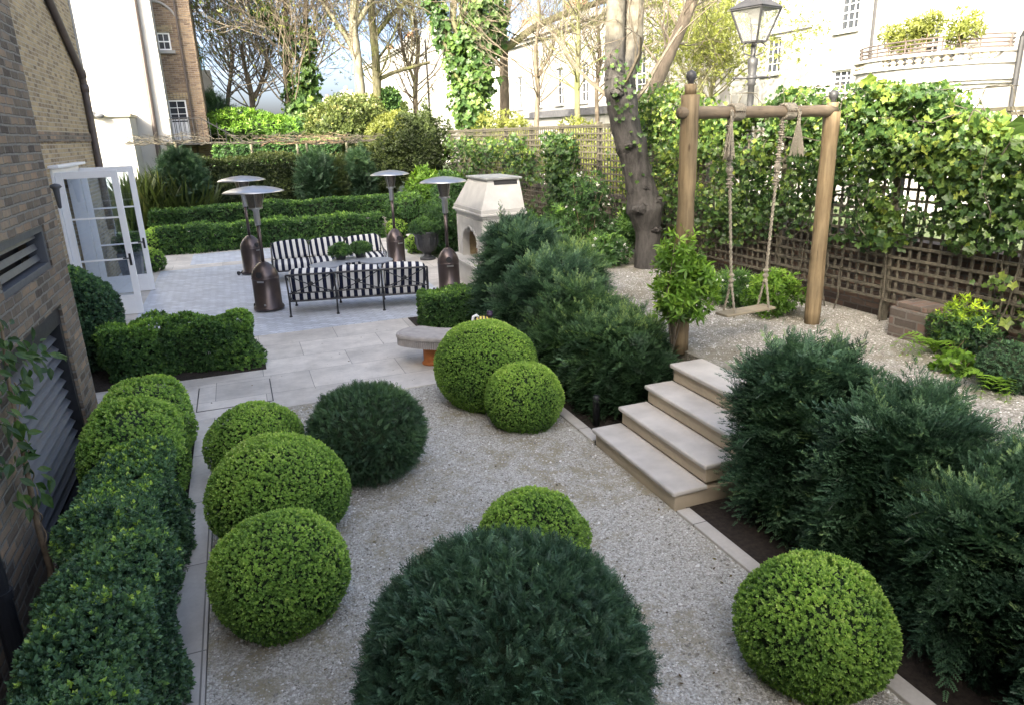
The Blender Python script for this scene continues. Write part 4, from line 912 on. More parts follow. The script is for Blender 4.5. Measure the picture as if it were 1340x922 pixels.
mb = MB(); ap = [np.array([lx+.13*cos(a), ly+.13*sin(a), zt+.17]) for a in A_]; h2 = [np.array([lx+(rb+.04)*cos(a), ly+(rb+.04)*sin(a), zt+.012]) for a in A_]
mb.add(h2+ap, [(0, 1, 5, 4), (1, 2, 6, 5), (2, 3, 7, 6), (3, 0, 4, 7), (3, 2, 1, 0), (4, 5, 6, 7)]); mb.lathe([(.13, zt+.17), (.14, zt+.28), (.17, zt+.3), (.08, zt+.4), (.03, zt+.44), (.04, zt+.48), (0, zt+.53)], (lx, ly, 0), 12); mb.build('lantern_roof', MT['lamp_metal'], r_)
mb = MB(); mb.lathe([(0, zt-.02), (.12, zt-.03), (.13, zt-.1), (.07, zt-.12), (.07, zt-.2), (.03, zt-.23), (0, zt-.23)], (lx, ly, 0), 14); mb.build('burner', MT['fire_stone'], r_, smooth=True)
# ------------------------------------------------------------------ garden wall and trellis fence
XT = 7.16
mb = MB(); mb.box(7.38, 7.62, 1.0, 27, -.03, 1.62); mb.box(7.34, 7.66, 1.0, 27, 1.62, 1.7)
tag(mb.build('garden_wall', MT['brick_dark'], loc=(7.5, 14, 0)), 'dark brick boundary wall right behind the wooden trellis', 'garden wall')
def trellis(y0, y1, z0, z1, label, first):
    r_ = thing('trellis_panel', label, 'trellis', (XT, (y0+y1)/2, ZT if y0 < 12 else .45), 'trellis panels along the boundary')
    mb = MB(); n = round((y1-y0)/.132); m_ = round((z1-z0)/.132)
    for k in range(n+1):
        y = y0+.03+(y1-y0-.06)*k/n; d = .004*rng.normal(); mb.box(XT+.001, XT+.017, y-.015+d, y+.015+d, z0, z1)
    for k in range(m_+1):
        z = z0+.02+(z1-z0-.04)*k/m_; d = .003*rng.normal(); mb.box(XT-.017, XT-.001, y0, y1, z-.016+d, z+.016+d)
    mb.build('lattice', MT['trellis'], r_)
    mb = MB(); mb.box(XT+.02, XT+.1, y0-.04, y0+.04, (ZT if y0 < 12 else .45)-.02, z1+.08); mb.build('post', MT['trellis'], r_, bevel=.006)
    mb = MB(); mb.box(XT-.03, XT+.05, y0, y1, z1+.001, z1+.04); mb.build('top_rail', MT['trellis'], r_)
names = ['nearest the camera, at the right edge behind sprawling ivy', 'right of the right swing post, half buried in ivy', 'directly behind the rope swing', 'between the swing and the big tree, thick with ivy', 'just behind the big tree trunk', 'left of the big tree, bare above thin shrubs', 'second panel left of the big tree', 'with a dark column of ivy on it', 'behind the pale rose shrub and left of the ivy column', 'beyond the fireplace hood', 'far along, lit yellow from behind', 'farthest along, next to the tall dark shrub']
y = 2.55
for i in range(12):
    w = 1.86; trellis(y, y+w-.02, .98 if y < 12 else .8, 3.12, 'weathered wooden trellis panel '+names[i], i == 0); y += w
pb = at(1160, 438, ZT); pc_ = at(1207, 452, ZT); mb = MB(); mb.box(pb[0], 7.13, pc_[1], pb[1], ZT-.03, ZT+.34); mb.box(pb[0]+.03, 7.1, pc_[1]+.03, pb[1]-.04, ZT+.34, ZT+.4)
tag(mb.build('brick_pier', MT['brick_pier'], loc=(7, pb[1], ZT), bevel=.012), 'stub of a weathered brick pier on the gravel under the trellis', 'brick pier')

# ------------------------------------------------------------------ climbers on the trellis
def ivy(name, ya, yb, za, zb, n, size, label, base=.45, xo=.0, thick=.22, topf=None, botf=None, mat='ivy', dens=1.0):
    r_ = thing(name, label, 'ivy', (XT, (ya+yb)/2, ZT))
    L1, L2, L3 = Lump(1.6), Lump(3.2), Lump(2.2)
    P_ = np.stack([rng.normal(size=n*3)*thick*.5+XT-.06-xo, rng.uniform(ya, yb, n*3), rng.uniform(za, zb+.35, n*3)], -1)
    q = P_*np.array([0, 1, 0]); top = zb+.16*L1(q)+.08*L2(q*2) if topf is None else topf(P_[:, 1])+.07*L2(q*2)
    bot = za+.3*L3(q)+.15*L2(q*2) if botf is None else botf(P_[:, 1])+.15*L2(q*2)
    h = (P_[:, 2]-bot)/np.maximum(top-bot, .1)
    keep = (h > 0) & (h < 1) & (rng.random(len(P_)) < np.clip(.28+1.1*h, 0, 1)*dens) & (L2(P_*1.3) > -.95+.75*(1-np.clip(h, 0, 1)))
    P_, h = P_[keep][:n], h[keep][:n]
    P_[:, 0] -= .2*np.clip(L1(P_*.9), 0, 2)*.4+.1*h
    nn = np.tile([-1., -.25, .35], (len(P_), 1))
    vals = base+.28*(h-.5)+.2*rng.normal(size=len(P_))+.14*L2(P_*2)  # shade low down and sun on top are painted into the leaf tone
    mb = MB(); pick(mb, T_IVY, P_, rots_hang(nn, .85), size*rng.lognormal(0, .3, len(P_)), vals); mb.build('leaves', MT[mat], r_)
    mb = MB()
    for k in range(int(n/150)):
        p = P_[rng.integers(len(P_))].copy(); pts = [p]
        d = np.array([0, rng.normal(), abs(rng.normal())+.2]); d = unit(d)
        for s_ in range(7): d = unit(d+.4*rng.normal(size=3)*np.array([.3, 1, 1])); pts.append(pts[-1]+d*.13)
        pts = [np.array([min(q[0], XT+.05), np.clip(q[1], ya, yb), min(max(q[2], za-.3), zb+.2)]) for q in pts]; mb.tube(pts, np.linspace(.008, .003, len(pts)), 4)
    for k in range(4):
        y_ = rng.uniform(ya+.1, yb-.1); dy = rng.normal()*.3; pts = [(XT-.035, y_+dy*(q/9)**2+.015*rng.normal(), ZT+q/9*((za+zb)/2-ZT)) for q in range(10)]; mb.tube(pts, np.linspace(.011, .006, 10), 5)
    mb.build('stems', MT['trellis'], r_)
    return r_
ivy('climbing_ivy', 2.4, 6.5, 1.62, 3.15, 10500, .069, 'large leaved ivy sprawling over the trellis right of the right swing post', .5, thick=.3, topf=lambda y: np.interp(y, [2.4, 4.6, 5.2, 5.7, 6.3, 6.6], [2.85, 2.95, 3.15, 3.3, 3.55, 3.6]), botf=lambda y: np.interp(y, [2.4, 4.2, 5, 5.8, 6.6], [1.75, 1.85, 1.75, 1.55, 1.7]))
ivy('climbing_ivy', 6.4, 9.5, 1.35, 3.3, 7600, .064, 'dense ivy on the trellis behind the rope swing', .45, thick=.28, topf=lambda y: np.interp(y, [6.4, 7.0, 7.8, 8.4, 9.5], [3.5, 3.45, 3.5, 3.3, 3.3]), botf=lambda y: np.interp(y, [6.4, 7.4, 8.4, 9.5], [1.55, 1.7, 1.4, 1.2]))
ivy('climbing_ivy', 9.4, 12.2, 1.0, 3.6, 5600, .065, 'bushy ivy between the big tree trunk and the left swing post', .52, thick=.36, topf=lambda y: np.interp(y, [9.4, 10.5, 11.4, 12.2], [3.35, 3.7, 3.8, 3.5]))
ivy('climbing_ivy', 14.5, 16.1, .9, 3.05, 1700, .085, 'dark narrow column of ivy on the far trellis left of the big tree', .28, dens=1.2)
ivy('climbing_ivy', 16.6, 24.4, .75, 2.85, 2100, .1, 'thin ivy over the farthest trellis behind the fireplace', .36, dens=.8)
ivy('climbing_ivy', 3.2, 4.9, .95, 1.65, 240, .075, 'few loose ivy leaves low on the trellis above the clipped ball at right', .55)
# vine on the brick wing
r_ = thing('wall_climber', 'leafy climber with a pale bare stem on the brick wall beside the black louvre', 'climber', (XN+.1, 5.3, 0))
mb = MB(); bs = atx(74, 806, XN+.07); pts = [(XN+.06, bs[1], 0.), atx(66, 745, XN+.09), atx(50, 690, XN+.09), atx(38, 628, XN+.08), atx(24, 560, XN+.1), atx(12, 500, XN+.09), atx(2, 430, XN+.1), atx(-20, 380, XN+.1)]
mb.tube(pts, [.022, .02, .019, .017, .014, .012, .01, .008], 8, noise=.06)
pp_ = np.array([np.array(p) for p in pts[:6]]); q = np.repeat(pp_, 5, 0)[:26]; u_ = np.linspace(0, 5, 60)
cur = np.stack([np.interp(u_, range(6), pp_[:, k]) for k in range(3)], -1); mb.tube(cur+.035*np.stack([np.abs(np.cos(u_*7)), np.sin(u_*7), 0*u_], -1), .005, 5); mb.build('stem', MT['stem'], r_, smooth=True)
mb = MB(); P_ = []
for (px, py, n, s_) in ((50, 462, 16, .12), (20, 470, 22, .14), (10, 520, 22, .16), (25, 560, 14, .13), (38, 600, 6, .07), (36, 638, 11, .07), (2, 600, 9, .12), (62, 468, 5, .05), (8, 445, 14, .1)):
    c_ = atx(px, py, XN+.13); P_.append(c_+rng.normal(size=(n, 3))*np.array([.05, s_, s_*.8]))
P_ = np.concatenate(P_); P_[:, 0] = np.maximum(P_[:, 0], XN+.04)
T_OVAL = [t_oval()]
pick(mb, T_OVAL, P_, rots_hang(np.tile([.8, -.5, .55], (len(P_), 1)), .4), .1*rng.lognormal(0, .2, len(P_)), .38+.15*rng.normal(size=len(P_))); mb.build('leaves', MT['ivy'], r_)

# ------------------------------------------------------------------ clipped balls
def ball(px, py, rpx, k=.75, z0=0.):
    w = RW@_d((px, py)); w /= np.linalg.norm(w); dl = np.linalg.norm(_d((px, py)))
    t = np.linspace(1, 40, 9000); c = CAM+w*t[:, None]; r = rpx*(t/dl)/F_PX/(1+(dl-1)*.5); i = np.argmin(abs(c[:, 2]-z0-k*r)); return c[i], r[i]
G1 = 'clipped box balls on the gravel'
def bball(px, py, rpx, label, z0=0., k=.7, mat='box', size=.026, sp=.0138, base=.44, topv=.55, grp=G1, rz=.9, amp=.04, **kw):
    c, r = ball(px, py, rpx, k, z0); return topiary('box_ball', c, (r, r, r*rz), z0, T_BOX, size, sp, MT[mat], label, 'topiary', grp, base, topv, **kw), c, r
bball(336, 582, 62, 'lime green box ball, smallest and farthest of the three beside the left path')
bball(365, 646, 90, 'lime green box ball, middle of the three beside the left path')
bball(366, 750, 92, 'lime green box ball, nearest of the three beside the left path')
bball(637, 479, 67, 'large lime green box ball in front of the curved stone bench')
bball(685, 521, 51, 'small lime green box ball nearest the foot of the garden steps')
bball(697, 706, 73, 'lime green box ball half hidden behind the big dark yew dome')
bball(1066, 818, 105, 'lime green box ball against the kerb at the lower right')
GD = 'clipped box balls by the doors'
bball(208, 317, 22, 'round box ball by the far hedge, the farther of two past the garden doors', .012, .75, size=.07, sp=.045, grp=GD)
bball(196, 342, 19, 'round box ball nearest the open garden doors', .012, .75, size=.065, sp=.042, grp=GD)
bball(520, 299, 14, 'bright box ball behind the far right heater', .012, .75, size=.07, sp=.045, grp=None, base=.6)
bball(544, 320, 14, 'yellow green box ball left of the dark urn', .012, .8, size=.06, sp=.04, grp=None, base=.6)
bball(1322, 482, 41, 'dark clipped ball on the raised terrace at the right edge', ZT, .75, mat='box_dark', size=.03, sp=.02, base=.35, topv=.25, grp=None)
c, r = ball(481, 566, 80, .72)
yspr = lambda nn: rots_spray(nn, .25, .45)
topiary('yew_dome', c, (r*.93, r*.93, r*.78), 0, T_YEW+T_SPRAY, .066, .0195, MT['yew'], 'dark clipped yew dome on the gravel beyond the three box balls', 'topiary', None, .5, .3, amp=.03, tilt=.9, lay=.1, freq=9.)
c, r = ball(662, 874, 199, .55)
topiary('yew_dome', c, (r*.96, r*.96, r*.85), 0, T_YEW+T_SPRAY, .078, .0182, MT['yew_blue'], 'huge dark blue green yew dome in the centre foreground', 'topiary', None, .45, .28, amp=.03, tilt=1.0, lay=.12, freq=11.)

# ------------------------------------------------------------------ hedges near the house
topiary('box_mound', (-1.16, 7.55, .36), (.41, .56, .46), 0, T_BOX, .034, .02, MT['box'], 'lime box mound at the far end of the bed by the brick wing', 'topiary', 'box mounds by the brick wing', .5, .4, sq=.75)
topiary('box_mound', (-1.18, 6.72, .36), (.42, .6, .5), 0, T_BOX, .034, .02, MT['box'], 'lime box mound between the farther mound and the dark hedge by the brick wing', 'topiary', 'box mounds by the brick wing', .48, .4, sq=.75)
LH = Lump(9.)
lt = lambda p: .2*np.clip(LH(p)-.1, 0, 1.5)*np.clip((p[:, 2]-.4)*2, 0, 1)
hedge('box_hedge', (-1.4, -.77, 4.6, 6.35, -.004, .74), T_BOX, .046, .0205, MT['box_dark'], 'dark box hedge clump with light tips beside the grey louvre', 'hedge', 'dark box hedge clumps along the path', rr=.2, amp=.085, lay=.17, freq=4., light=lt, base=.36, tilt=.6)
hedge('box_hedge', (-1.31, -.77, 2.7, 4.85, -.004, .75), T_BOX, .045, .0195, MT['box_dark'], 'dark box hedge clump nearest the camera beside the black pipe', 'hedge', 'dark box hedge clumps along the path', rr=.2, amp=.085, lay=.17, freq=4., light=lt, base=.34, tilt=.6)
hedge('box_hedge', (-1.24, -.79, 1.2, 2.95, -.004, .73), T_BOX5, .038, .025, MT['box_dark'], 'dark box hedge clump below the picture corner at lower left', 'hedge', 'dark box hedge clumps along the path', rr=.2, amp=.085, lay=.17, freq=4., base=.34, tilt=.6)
GH = 'low hedge blocks before the sett paving'
hedge('low_hedge', (-2.0, -1.22, 10.3, 11.0, .02, .71), T_BOX, .062, .027, MT['hedge'], 'low leafy hedge block beside the dark shrub by the doors', 'hedge', GH, rr=.14, amp=.07, base=.52, tilt=.7, freq=6.)
hedge('low_hedge', (-1.24, -.56, 10.25, 10.95, .02, .73), T_BOX, .062, .027, MT['hedge'], 'low leafy hedge block, middle of the three before the sett paving', 'hedge', GH, rr=.15, amp=.07, base=.52, tilt=.7, freq=6.)
hedge('low_hedge', (-.58, -.03, 10.2, 10.92, .02, .7), T_BOX, .062, .027, MT['hedge'], 'low leafy hedge block at the right end, beside the pale walkway', 'hedge', GH, rr=.15, amp=.07, base=.6, tilt=.7, freq=6.)
mb = MB(); cloud(mb, (-2.35, 11.25, .72), (.55, .55, .78), 7000, T_BOX, .06, .38, .25, lay=.25, amp=.06); core_ell(mb, (-2.35, 11.25, .72), (.5, .5, .74), .85, 1, .03); tag(mb.build('dark_shrub', [MT['box_dark'], MT['core']], loc=(-2.35, 11.25, .02)), 'dark rounded shrub at the corner of the brick wing by the doors', 'shrub')
hedge('low_hedge', (2.62, 3.9, 10.75, 11.5, .02, .57), T_BOX, .062, .027, MT['hedge'], 'low box hedge between the curved bench and the heater', 'hedge', None, rr=.08, amp=.03, base=.48)
xs = np.linspace(-2.3, 4.15, 10); place = ['by the garden doors', 'above the pale terrace strip', 'left of the far left heater', 'behind the far left heater', 'behind the nearest heater hood pole', 'left behind the far sofa', 'behind the middle of the far sofa', 'right behind the far sofa', 'right end, behind the far right heater']
for i in range(9):
    hedge('hedge_block', (xs[i]+.015, xs[i+1]-.015, 22.2, 22.85, .012, .76+.03*rng.normal()), T_BOX5, .1, .052, MT['hedge'], 'clipped laurel hedge block in the front row, '+place[i], 'hedge', 'front row of hedge blocks', rr=.08, amp=.04, base=.5, lay=.1)
hedge('raised_hedge', (-2.5, 5.0, 23.45, 24.05, .42, 1.16), T_BOX5, .11, .055, MT['hedge'], 'long clipped hedge on the raised bed behind the front hedge row', 'hedge', None, rr=.1, amp=.04, base=.42)
hedge('tall_hedge', (-1.6, 2.2, 25.6, 26.6, .42, 2.5), T_BOX5, .13, .07, MT['hedge_far'], 'tall brownish green hedge closing the garden behind the left heaters', 'hedge', None, rr=.15, amp=.1, lay=.15, base=.42, topv=.5)
hedge('tall_hedge', (2.2, 5.3, 25.7, 26.7, .42, 2.35), T_BOX5, .13, .07, MT['hedge_far'], 'tall hedge behind the pointed conifers at the middle of the garden end', 'hedge', None, rr=.15, amp=.1, lay=.15, base=.45, topv=.5)
def bush(name, px, py, y, rx, rz, n, tm, size, mat, label, cat='shrub', group=None, base=.45, lay=.5, z0=None, core=True, ry=None, **kw):
    c_ = aty(px, py, y); mb = MB(); cloud(mb, c_, (rx, ry or rx, rz), n, tm, size, base, .35, lay=lay, **kw)
    if core: core_ell(mb, c_, (rx, ry or rx, rz), .7 if lay > .4 else .82, 1)
    return tag(mb.build(name, [MT[mat], MT['core']], loc=(c_[0], c_[1], c_[2]-rz if z0 is None else z0)), label, cat, group)
# shrubs along the end of the garden
r_ = aty(205, 238, 24.9); mb = MB(); P_ = np.array([r_[0], r_[1], .4])+rng.normal(size=(900, 3))*np.array([.5, .3, .12]); pick(mb, [t_grass(6, s) for s in range(3)], P_, rots(np.tile([0, 0, 1.], (900, 1)), .22), rng.uniform(1.1, 2.1, 900), .45+.2*rng.normal(size=900)); tag(mb.build('bamboo', [MT['hedge_far']], loc=(r_[0], r_[1], .42)), 'feathery bamboo clump behind the hedge past the open doors', 'bamboo')
bush('conifer', 237, 242, 24.9, .62, .95, 2200, T_SPRAY, .3, 'yew', 'dark bushy conifer right of the feathery bamboo', 'conifer', lay=.4)
bush('conifer', 415, 240, 25., .55, .95, 2000, T_SPRAY, .3, 'yew', 'blue green conifer behind the far sofa against the tall hedge', 'conifer', lay=.4)
bush('conifer', 474, 238, 25., .36, 1.1, 1500, T_SPRAY, .26, 'yew', 'narrow pointed dark conifer left of the far right heater', 'conifer', lay=.4)
bush('conifer', 440, 244, 25.1, .5, .8, 1500, T_SPRAY, .26, 'hedge_far', 'olive conifer between the blue green and the narrow dark one', 'conifer', lay=.4)
bush('evergreen_shrub', 552, 195, 25.2, 1.0, 1.3, 5600, T_BOX5, .13, 'hedge_far', 'tall dark evergreen shrub at the garden corner by the trellis end', 'shrub', lay=.55, ry=.8, amp=.3, freq=6.)
bush('evergreen_shrub', 500, 222, 25.4, .95, .85, 3600, T_BOX5, .13, 'hedge_far', 'rounded green shrub behind the far right heater hood', 'shrub', lay=.5, ry=.7, base=.5, amp=.25, freq=6.)
bush('laurel_shrub', 562, 252, 23.6, .75, .75, 900, T_LANCE, .2, 'bright', 'loose bright leaved laurel above the corner steps', 'shrub', lay=.8, core=False, base=.4)
bush('laurel_shrub', 590, 262, 21.5, .6, .8, 2600, T_BOX5, .12, 'hedge', 'dark leafy shrub squeezed behind the stone fireplace', 'shrub', lay=.5)
bush('laurel_shrub', 533, 277, 22.6, .65, .6, 1900, T_BOX5, .12, 'hedge', 'dark shrub between the hedge row and the corner steps', 'shrub', lay=.4)
bush('laurel_shrub', 580, 300, 18.6, .5, .8, 1900, T_BOX5, .11, 'hedge', 'dark shrub between the urn and the stone fireplace', 'shrub', lay=.5, base=.4)

# ------------------------------------------------------------------ loose yews on both sides of the steps
def yew(c_, rad, label, mat='yew', n1=1000, n2=3200, grp='feathery yews beside the steps', z0=0.):
    mb = MB(); c_ = np.array(c_); rad = np.array(rad); L = Lump(6.)
    lobes = [(c_-np.array([0, 0, .08]), rad*.86, 1.)]
    for k in range(9):
        a = k*2.4+rng.normal()*.3; el = rng.uniform(-.35, 1.1); d = np.array([cos(a)*cos(el), sin(a)*cos(el), sin(el)]); lobes.append((c_+d*rad*.66, rad*rng.uniform(.34, .5), .34))
    for (lc, lr, w_) in lobes:
        p, nn, dep = ell_points(int(n2*w_), lc, lr*.93, -.9, .12, 4., .3); k = p[:, 2] > z0+.03; p, nn, dep = p[k], nn[k], dep[k]
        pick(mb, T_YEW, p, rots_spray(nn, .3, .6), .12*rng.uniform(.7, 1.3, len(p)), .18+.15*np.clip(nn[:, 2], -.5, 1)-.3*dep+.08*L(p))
        p, nn, dep = ell_points(int(n1*w_), lc, lr, -.8, .2, 5.5, .25); k = p[:, 2] > z0+.06; p, nn, dep = p[k], nn[k], dep[k]
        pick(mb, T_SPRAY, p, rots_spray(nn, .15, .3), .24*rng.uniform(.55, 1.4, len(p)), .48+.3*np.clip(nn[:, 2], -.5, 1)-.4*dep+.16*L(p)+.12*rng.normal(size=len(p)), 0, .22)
        core_ell(mb, lc, lr, .72, 1, z0+.01, 9)
    for k in range(14):                                       # long leading shoots that break the outline
        a = rng.uniform(0, 2*pi); d = unit(np.array([cos(a)*.8, sin(a)*.8, rng.uniform(.25, 1.0)])); st = c_+rad*d*.95; m_ = 7
        q = np.array([st+d*.05*i+np.array([0, 0, -.005*i*i]) for i in range(m_)]); mb.tube(q, .004, 4, val=.2); pick(mb, T_SPRAY, q, rots_spray(np.tile(d, (m_, 1)), .1, .2), .13, np.full(m_, .55))
    return tag(mb.build('yew_bush', [MT[mat], MT['core']], loc=(c_[0], c_[1], z0)), label, 'yew', grp)
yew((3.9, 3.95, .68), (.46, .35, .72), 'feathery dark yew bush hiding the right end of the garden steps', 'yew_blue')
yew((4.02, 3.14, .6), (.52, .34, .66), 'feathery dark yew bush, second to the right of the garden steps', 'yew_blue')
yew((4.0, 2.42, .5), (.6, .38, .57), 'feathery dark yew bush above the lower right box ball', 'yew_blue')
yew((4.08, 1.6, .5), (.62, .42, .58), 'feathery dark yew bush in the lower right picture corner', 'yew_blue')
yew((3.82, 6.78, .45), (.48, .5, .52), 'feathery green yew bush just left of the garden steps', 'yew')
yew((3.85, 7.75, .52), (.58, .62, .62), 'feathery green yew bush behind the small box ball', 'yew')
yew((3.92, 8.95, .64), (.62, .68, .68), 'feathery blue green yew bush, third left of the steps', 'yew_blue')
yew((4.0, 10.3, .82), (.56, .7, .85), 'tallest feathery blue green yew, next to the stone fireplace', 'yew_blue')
yew((4.5, 9.7, .9), (.42, .6, .42), 'feathery yew bush on the terrace edge behind the blue green ones', 'yew', 700, 2200)

# ------------------------------------------------------------------ plants on the upper terrace
def stems_to(mb, c_, P_, r=.006, n=7):
    for k in range(n):
        e = P_[rng.integers(len(P_))]; m_ = (np.array(c_)+e)/2+.05*rng.normal(size=3); mb.tube([np.array(c_), m_, e], [r*1.5, r, r*.6], 5)
def shrub(name, base, c_, rad, n, tm, size, mat, label, cat, b0=.45, tv=.35, lay=.7, nst=8, flowers=0, fs=.05, grp=None, hang=False, sr=.007):
    r_ = thing(name, label, cat, base, grp); mb = MB(); P_ = cloud(mb, c_, rad, n, tm, size, b0, tv, lay=lay, amp=.16); mb.build('leaves', MT[mat], r_)
    mb = MB(); stems_to(mb, base, P_, sr, nst); mb.build('stems', MT['stem'], r_)
    if flowers:
        q, nn, _ = ell_points(flowers, c_, np.array(rad)*1.03, -.3, .1, 3., .2); mb = MB(); pick(mb, T_BOX, q, rots(nn, .5), fs, np.full(len(q), .5)); mb.build('flowers', MT['flower'], r_)
    return r_
b_ = (bl[0]-.12, bl[1]-.02, ZT); hc = aty(893, 378, bl[1]-.1)
r_ = thing('climbing_shrub', 'bright green leafy shrub wrapped round the foot of the left swing post', 'shrub', b_)
mb = MB(); P_ = [cloud(mb, hc+np.array([dx, dy, dz]), (rx, .27, rz), n, T_LANCE, .115, .5, .4, lay=.7, amp=.2) for dx, dy, dz, rx, rz, n in ((.02, 0, -.05, .37, .28, 300), (-.1, .02, .25, .17, .3, 130), (.18, 0, .12, .2, .18, 110), (.0, -.05, -.22, .3, .12, 90), (-.02, -.02, .5, .1, .14, 26))]; mb.build('leaves', MT['bright'], r_)
mb = MB(); stems_to(mb, np.array(b_), np.concatenate(P_), .008, 10); mb.build('stems', MT['twig'], r_)
w1 = at(1018, 415, ZT); shrub('evergreen_shrub', (w1[0], w1[1]+.1, ZT), (w1[0], w1[1]+.12, ZT+.28), (.34, .3, .3), 520, T_LANCE, .095, 'bright', 'yellow tipped evergreen shrub left of the right swing post', 'shrub', .42, .7)
w2 = at(972, 402, ZT); shrub('flowering_shrub', (w2[0], w2[1]+.2, ZT), (w2[0], w2[1]+.2, ZT+.2), (.36, .34, .24), 420, T_LONG, .12, 'hedge', 'low dark shrub with white flower heads behind the swing seat', 'shrub', .45, .3, flowers=34, fs=.05)
e_ = at(1262, 470, ZT); shrub('euphorbia', (e_[0]+.1, e_[1]+.1, ZT), (e_[0]+.12, e_[1]+.15, ZT+.26), (.26, .3, .3), 620, T_LANCE, .07, 'euph', 'lime flowered euphorbia beside the brick pier', 'plant', .3, 1.0)
e2 = at(1290, 452, ZT); shrub('euphorbia', (e2[0]+.15, e2[1]-.05, ZT), (e2[0]+.2, e2[1]-.05, ZT+.3), (.25, .3, .28), 420, T_LANCE, .07, 'euph', 'second lime flowered plant between the euphorbia and the dark ball', 'plant', .3, .8)
e3 = at(1255, 488, ZT); shrub('hardy_geranium', (e3[0], e3[1], ZT), (e3[0], e3[1], ZT+.1), (.2, .24, .1), 220, T_IVY, .07, 'bright', 'low lobed leaved plant at the foot of the euphorbia', 'plant', .45, .2)
def fern(px, py, label, L=.42, n=11, lean=None):
    b_ = at(px, py, ZT); r_ = thing('fern', label, 'fern', b_, None); mb = MB()
    for k in range(n):
        a = (rng.uniform(0, 2*pi) if lean is None else lean+rng.normal()*.6); l = L*rng.uniform(.7, 1.1); d = np.array([cos(a), sin(a), 0]); s_ = np.array([-sin(a), cos(a), 0]); q = [b_+d*l*t_+np.array([0, 0, l*(.75*t_-.7*t_*t_)]) for t_ in np.linspace(0, 1, 12)]
        q = [x_+np.array([0, 0, .12*sin(pi*i_/11)]) for i_, x_ in enumerate(q)]
        mb.tube(q, np.linspace(.004, .0015, 12), 4, val=.4)
        for i in range(1, 12):
            w_ = .085*sin(pi*(i/12)**.7)+.012
            for sg in (-1, 1):
                e = q[i]+s_*sg*w_+d*.03+np.array([0, 0, -.01]); o_ = d*.014; mb.add([q[i]-o_, e-o_*.3, e+o_*.5, q[i]+o_], [(0, 1, 2, 3)], 0, .55+.2*rng.random())
    o = mb.build('fronds', MT['bright'], r_); return r_
fern(1222, 462, 'green fern at the foot of the brick pier', .4, 12); fern(1300, 510, 'small bright fern below the dark clipped ball at right', .3, 6, 3.6)
# rose and camellia stems in front of the far trellis
b_ = np.array([6.35, 12.4, .72]); t_ = aty(770, 262, 12.4)
r_ = thing('rose_bush', 'tall thin stemmed rose shrub with pale flowers left of the big trunk', 'rose', (t_[0], t_[1], ZT)); mb = MB(); P_ = cloud(mb, t_, (.5, .4, .48), 420, T_LANCE, .11, .42, .2, lay=.9); P2 = cloud(mb, t_+np.array([.15, 0, -.6]), (.4, .35, .35), 240, T_LANCE, .1, .38, .2, lay=.9); mb.build('leaves', MT['hedge'], r_)
mb = MB()
for k in range(9):
    e = P_[rng.integers(len(P_))]; s_ = np.array([t_[0]+.06*rng.normal()-.04, t_[1]+.1*rng.normal(), ZT]); mb.tube([s_, s_*.6+e*.4+.03*rng.normal(size=3), e], [.012, .009, .004], 5)
mb.build('stems', MT['stem'], r_); q, nn, _ = ell_points(26, t_, (.5, .4, .5), -1, .1, 3., .3); mb = MB(); pick(mb, T_BOX, q, rots(nn, .5), .075, np.full(len(q), .5)); mb.build('flowers', MT['flower'], r_)
for (px, py, y, rx, rz, n, lab, fl) in ((825, 300, 11.6, .3, .35, 420, 'dark camellia with white blooms at the foot of the big trunk', 16), (790, 330, 11.2, .4, .3, 480, 'low leafy shrub with pale flowers behind the blue green yews', 14), (735, 300, 12.6, .4, .4, 520, 'green shrub behind the tallest yew beside the fireplace', 0), (690, 300, 14.8, .5, .4, 420, 'green shrub behind the fireplace under the trellis', 0)):
    c_ = aty(px, py, y); shrub('camellia' if fl else 'evergreen_shrub', (c_[0], c_[1], ZT if y < 12.6 else .45), c_, (rx, rx, rz), n, T_LANCE, .11, 'hedge', lab, 'shrub', .5, .3, flowers=fl, fs=.07)
# ------------------------------------------------------------------ trees
def grow(mb, p, d, L, r, depth, tips, up=.12, wig=.22, spread=.75, kids=(2, 4), rmin=.006, mi=0, taper=.5):
    k = max(3, int(L/.3)); pts = [p]; q = p.copy()
    for i in range(k):
        d = unit(d+wig*rng.normal(size=3)*.5+np.array([0, 0, up*.5])); q = q+d*L/k; pts.append(q)
    pts = np.array(pts); mb.tube(pts, np.linspace(r, max(r*taper, rmin*.7), k+1), 8 if r > .06 else (5 if r > .02 else 3), mi, cap=False)
    if depth <= 0 or r < rmin: tips.append((q, d)); return
    for c in range(rng.integers(kids[0], kids[1]+1)):
        u = rng.uniform(.3, 1.) if c else 1.; i = u*k; a = int(min(i, k-1)); b_ = pts[a]+(pts[a+1]-pts[a])*(i-a)
        pr_ = unit(np.cross(d, rng.normal(size=3))); nd_ = unit(d+spread*rng.uniform(.6, 1.3)*pr_)
        grow(mb, b_, nd_, L*rng.uniform(.5, .82), max(r*(taper+(1-taper)*(1-u))*rng.uniform(.5, .75), rmin), depth-1, tips, up, wig, spread, kids, rmin, mi, taper)
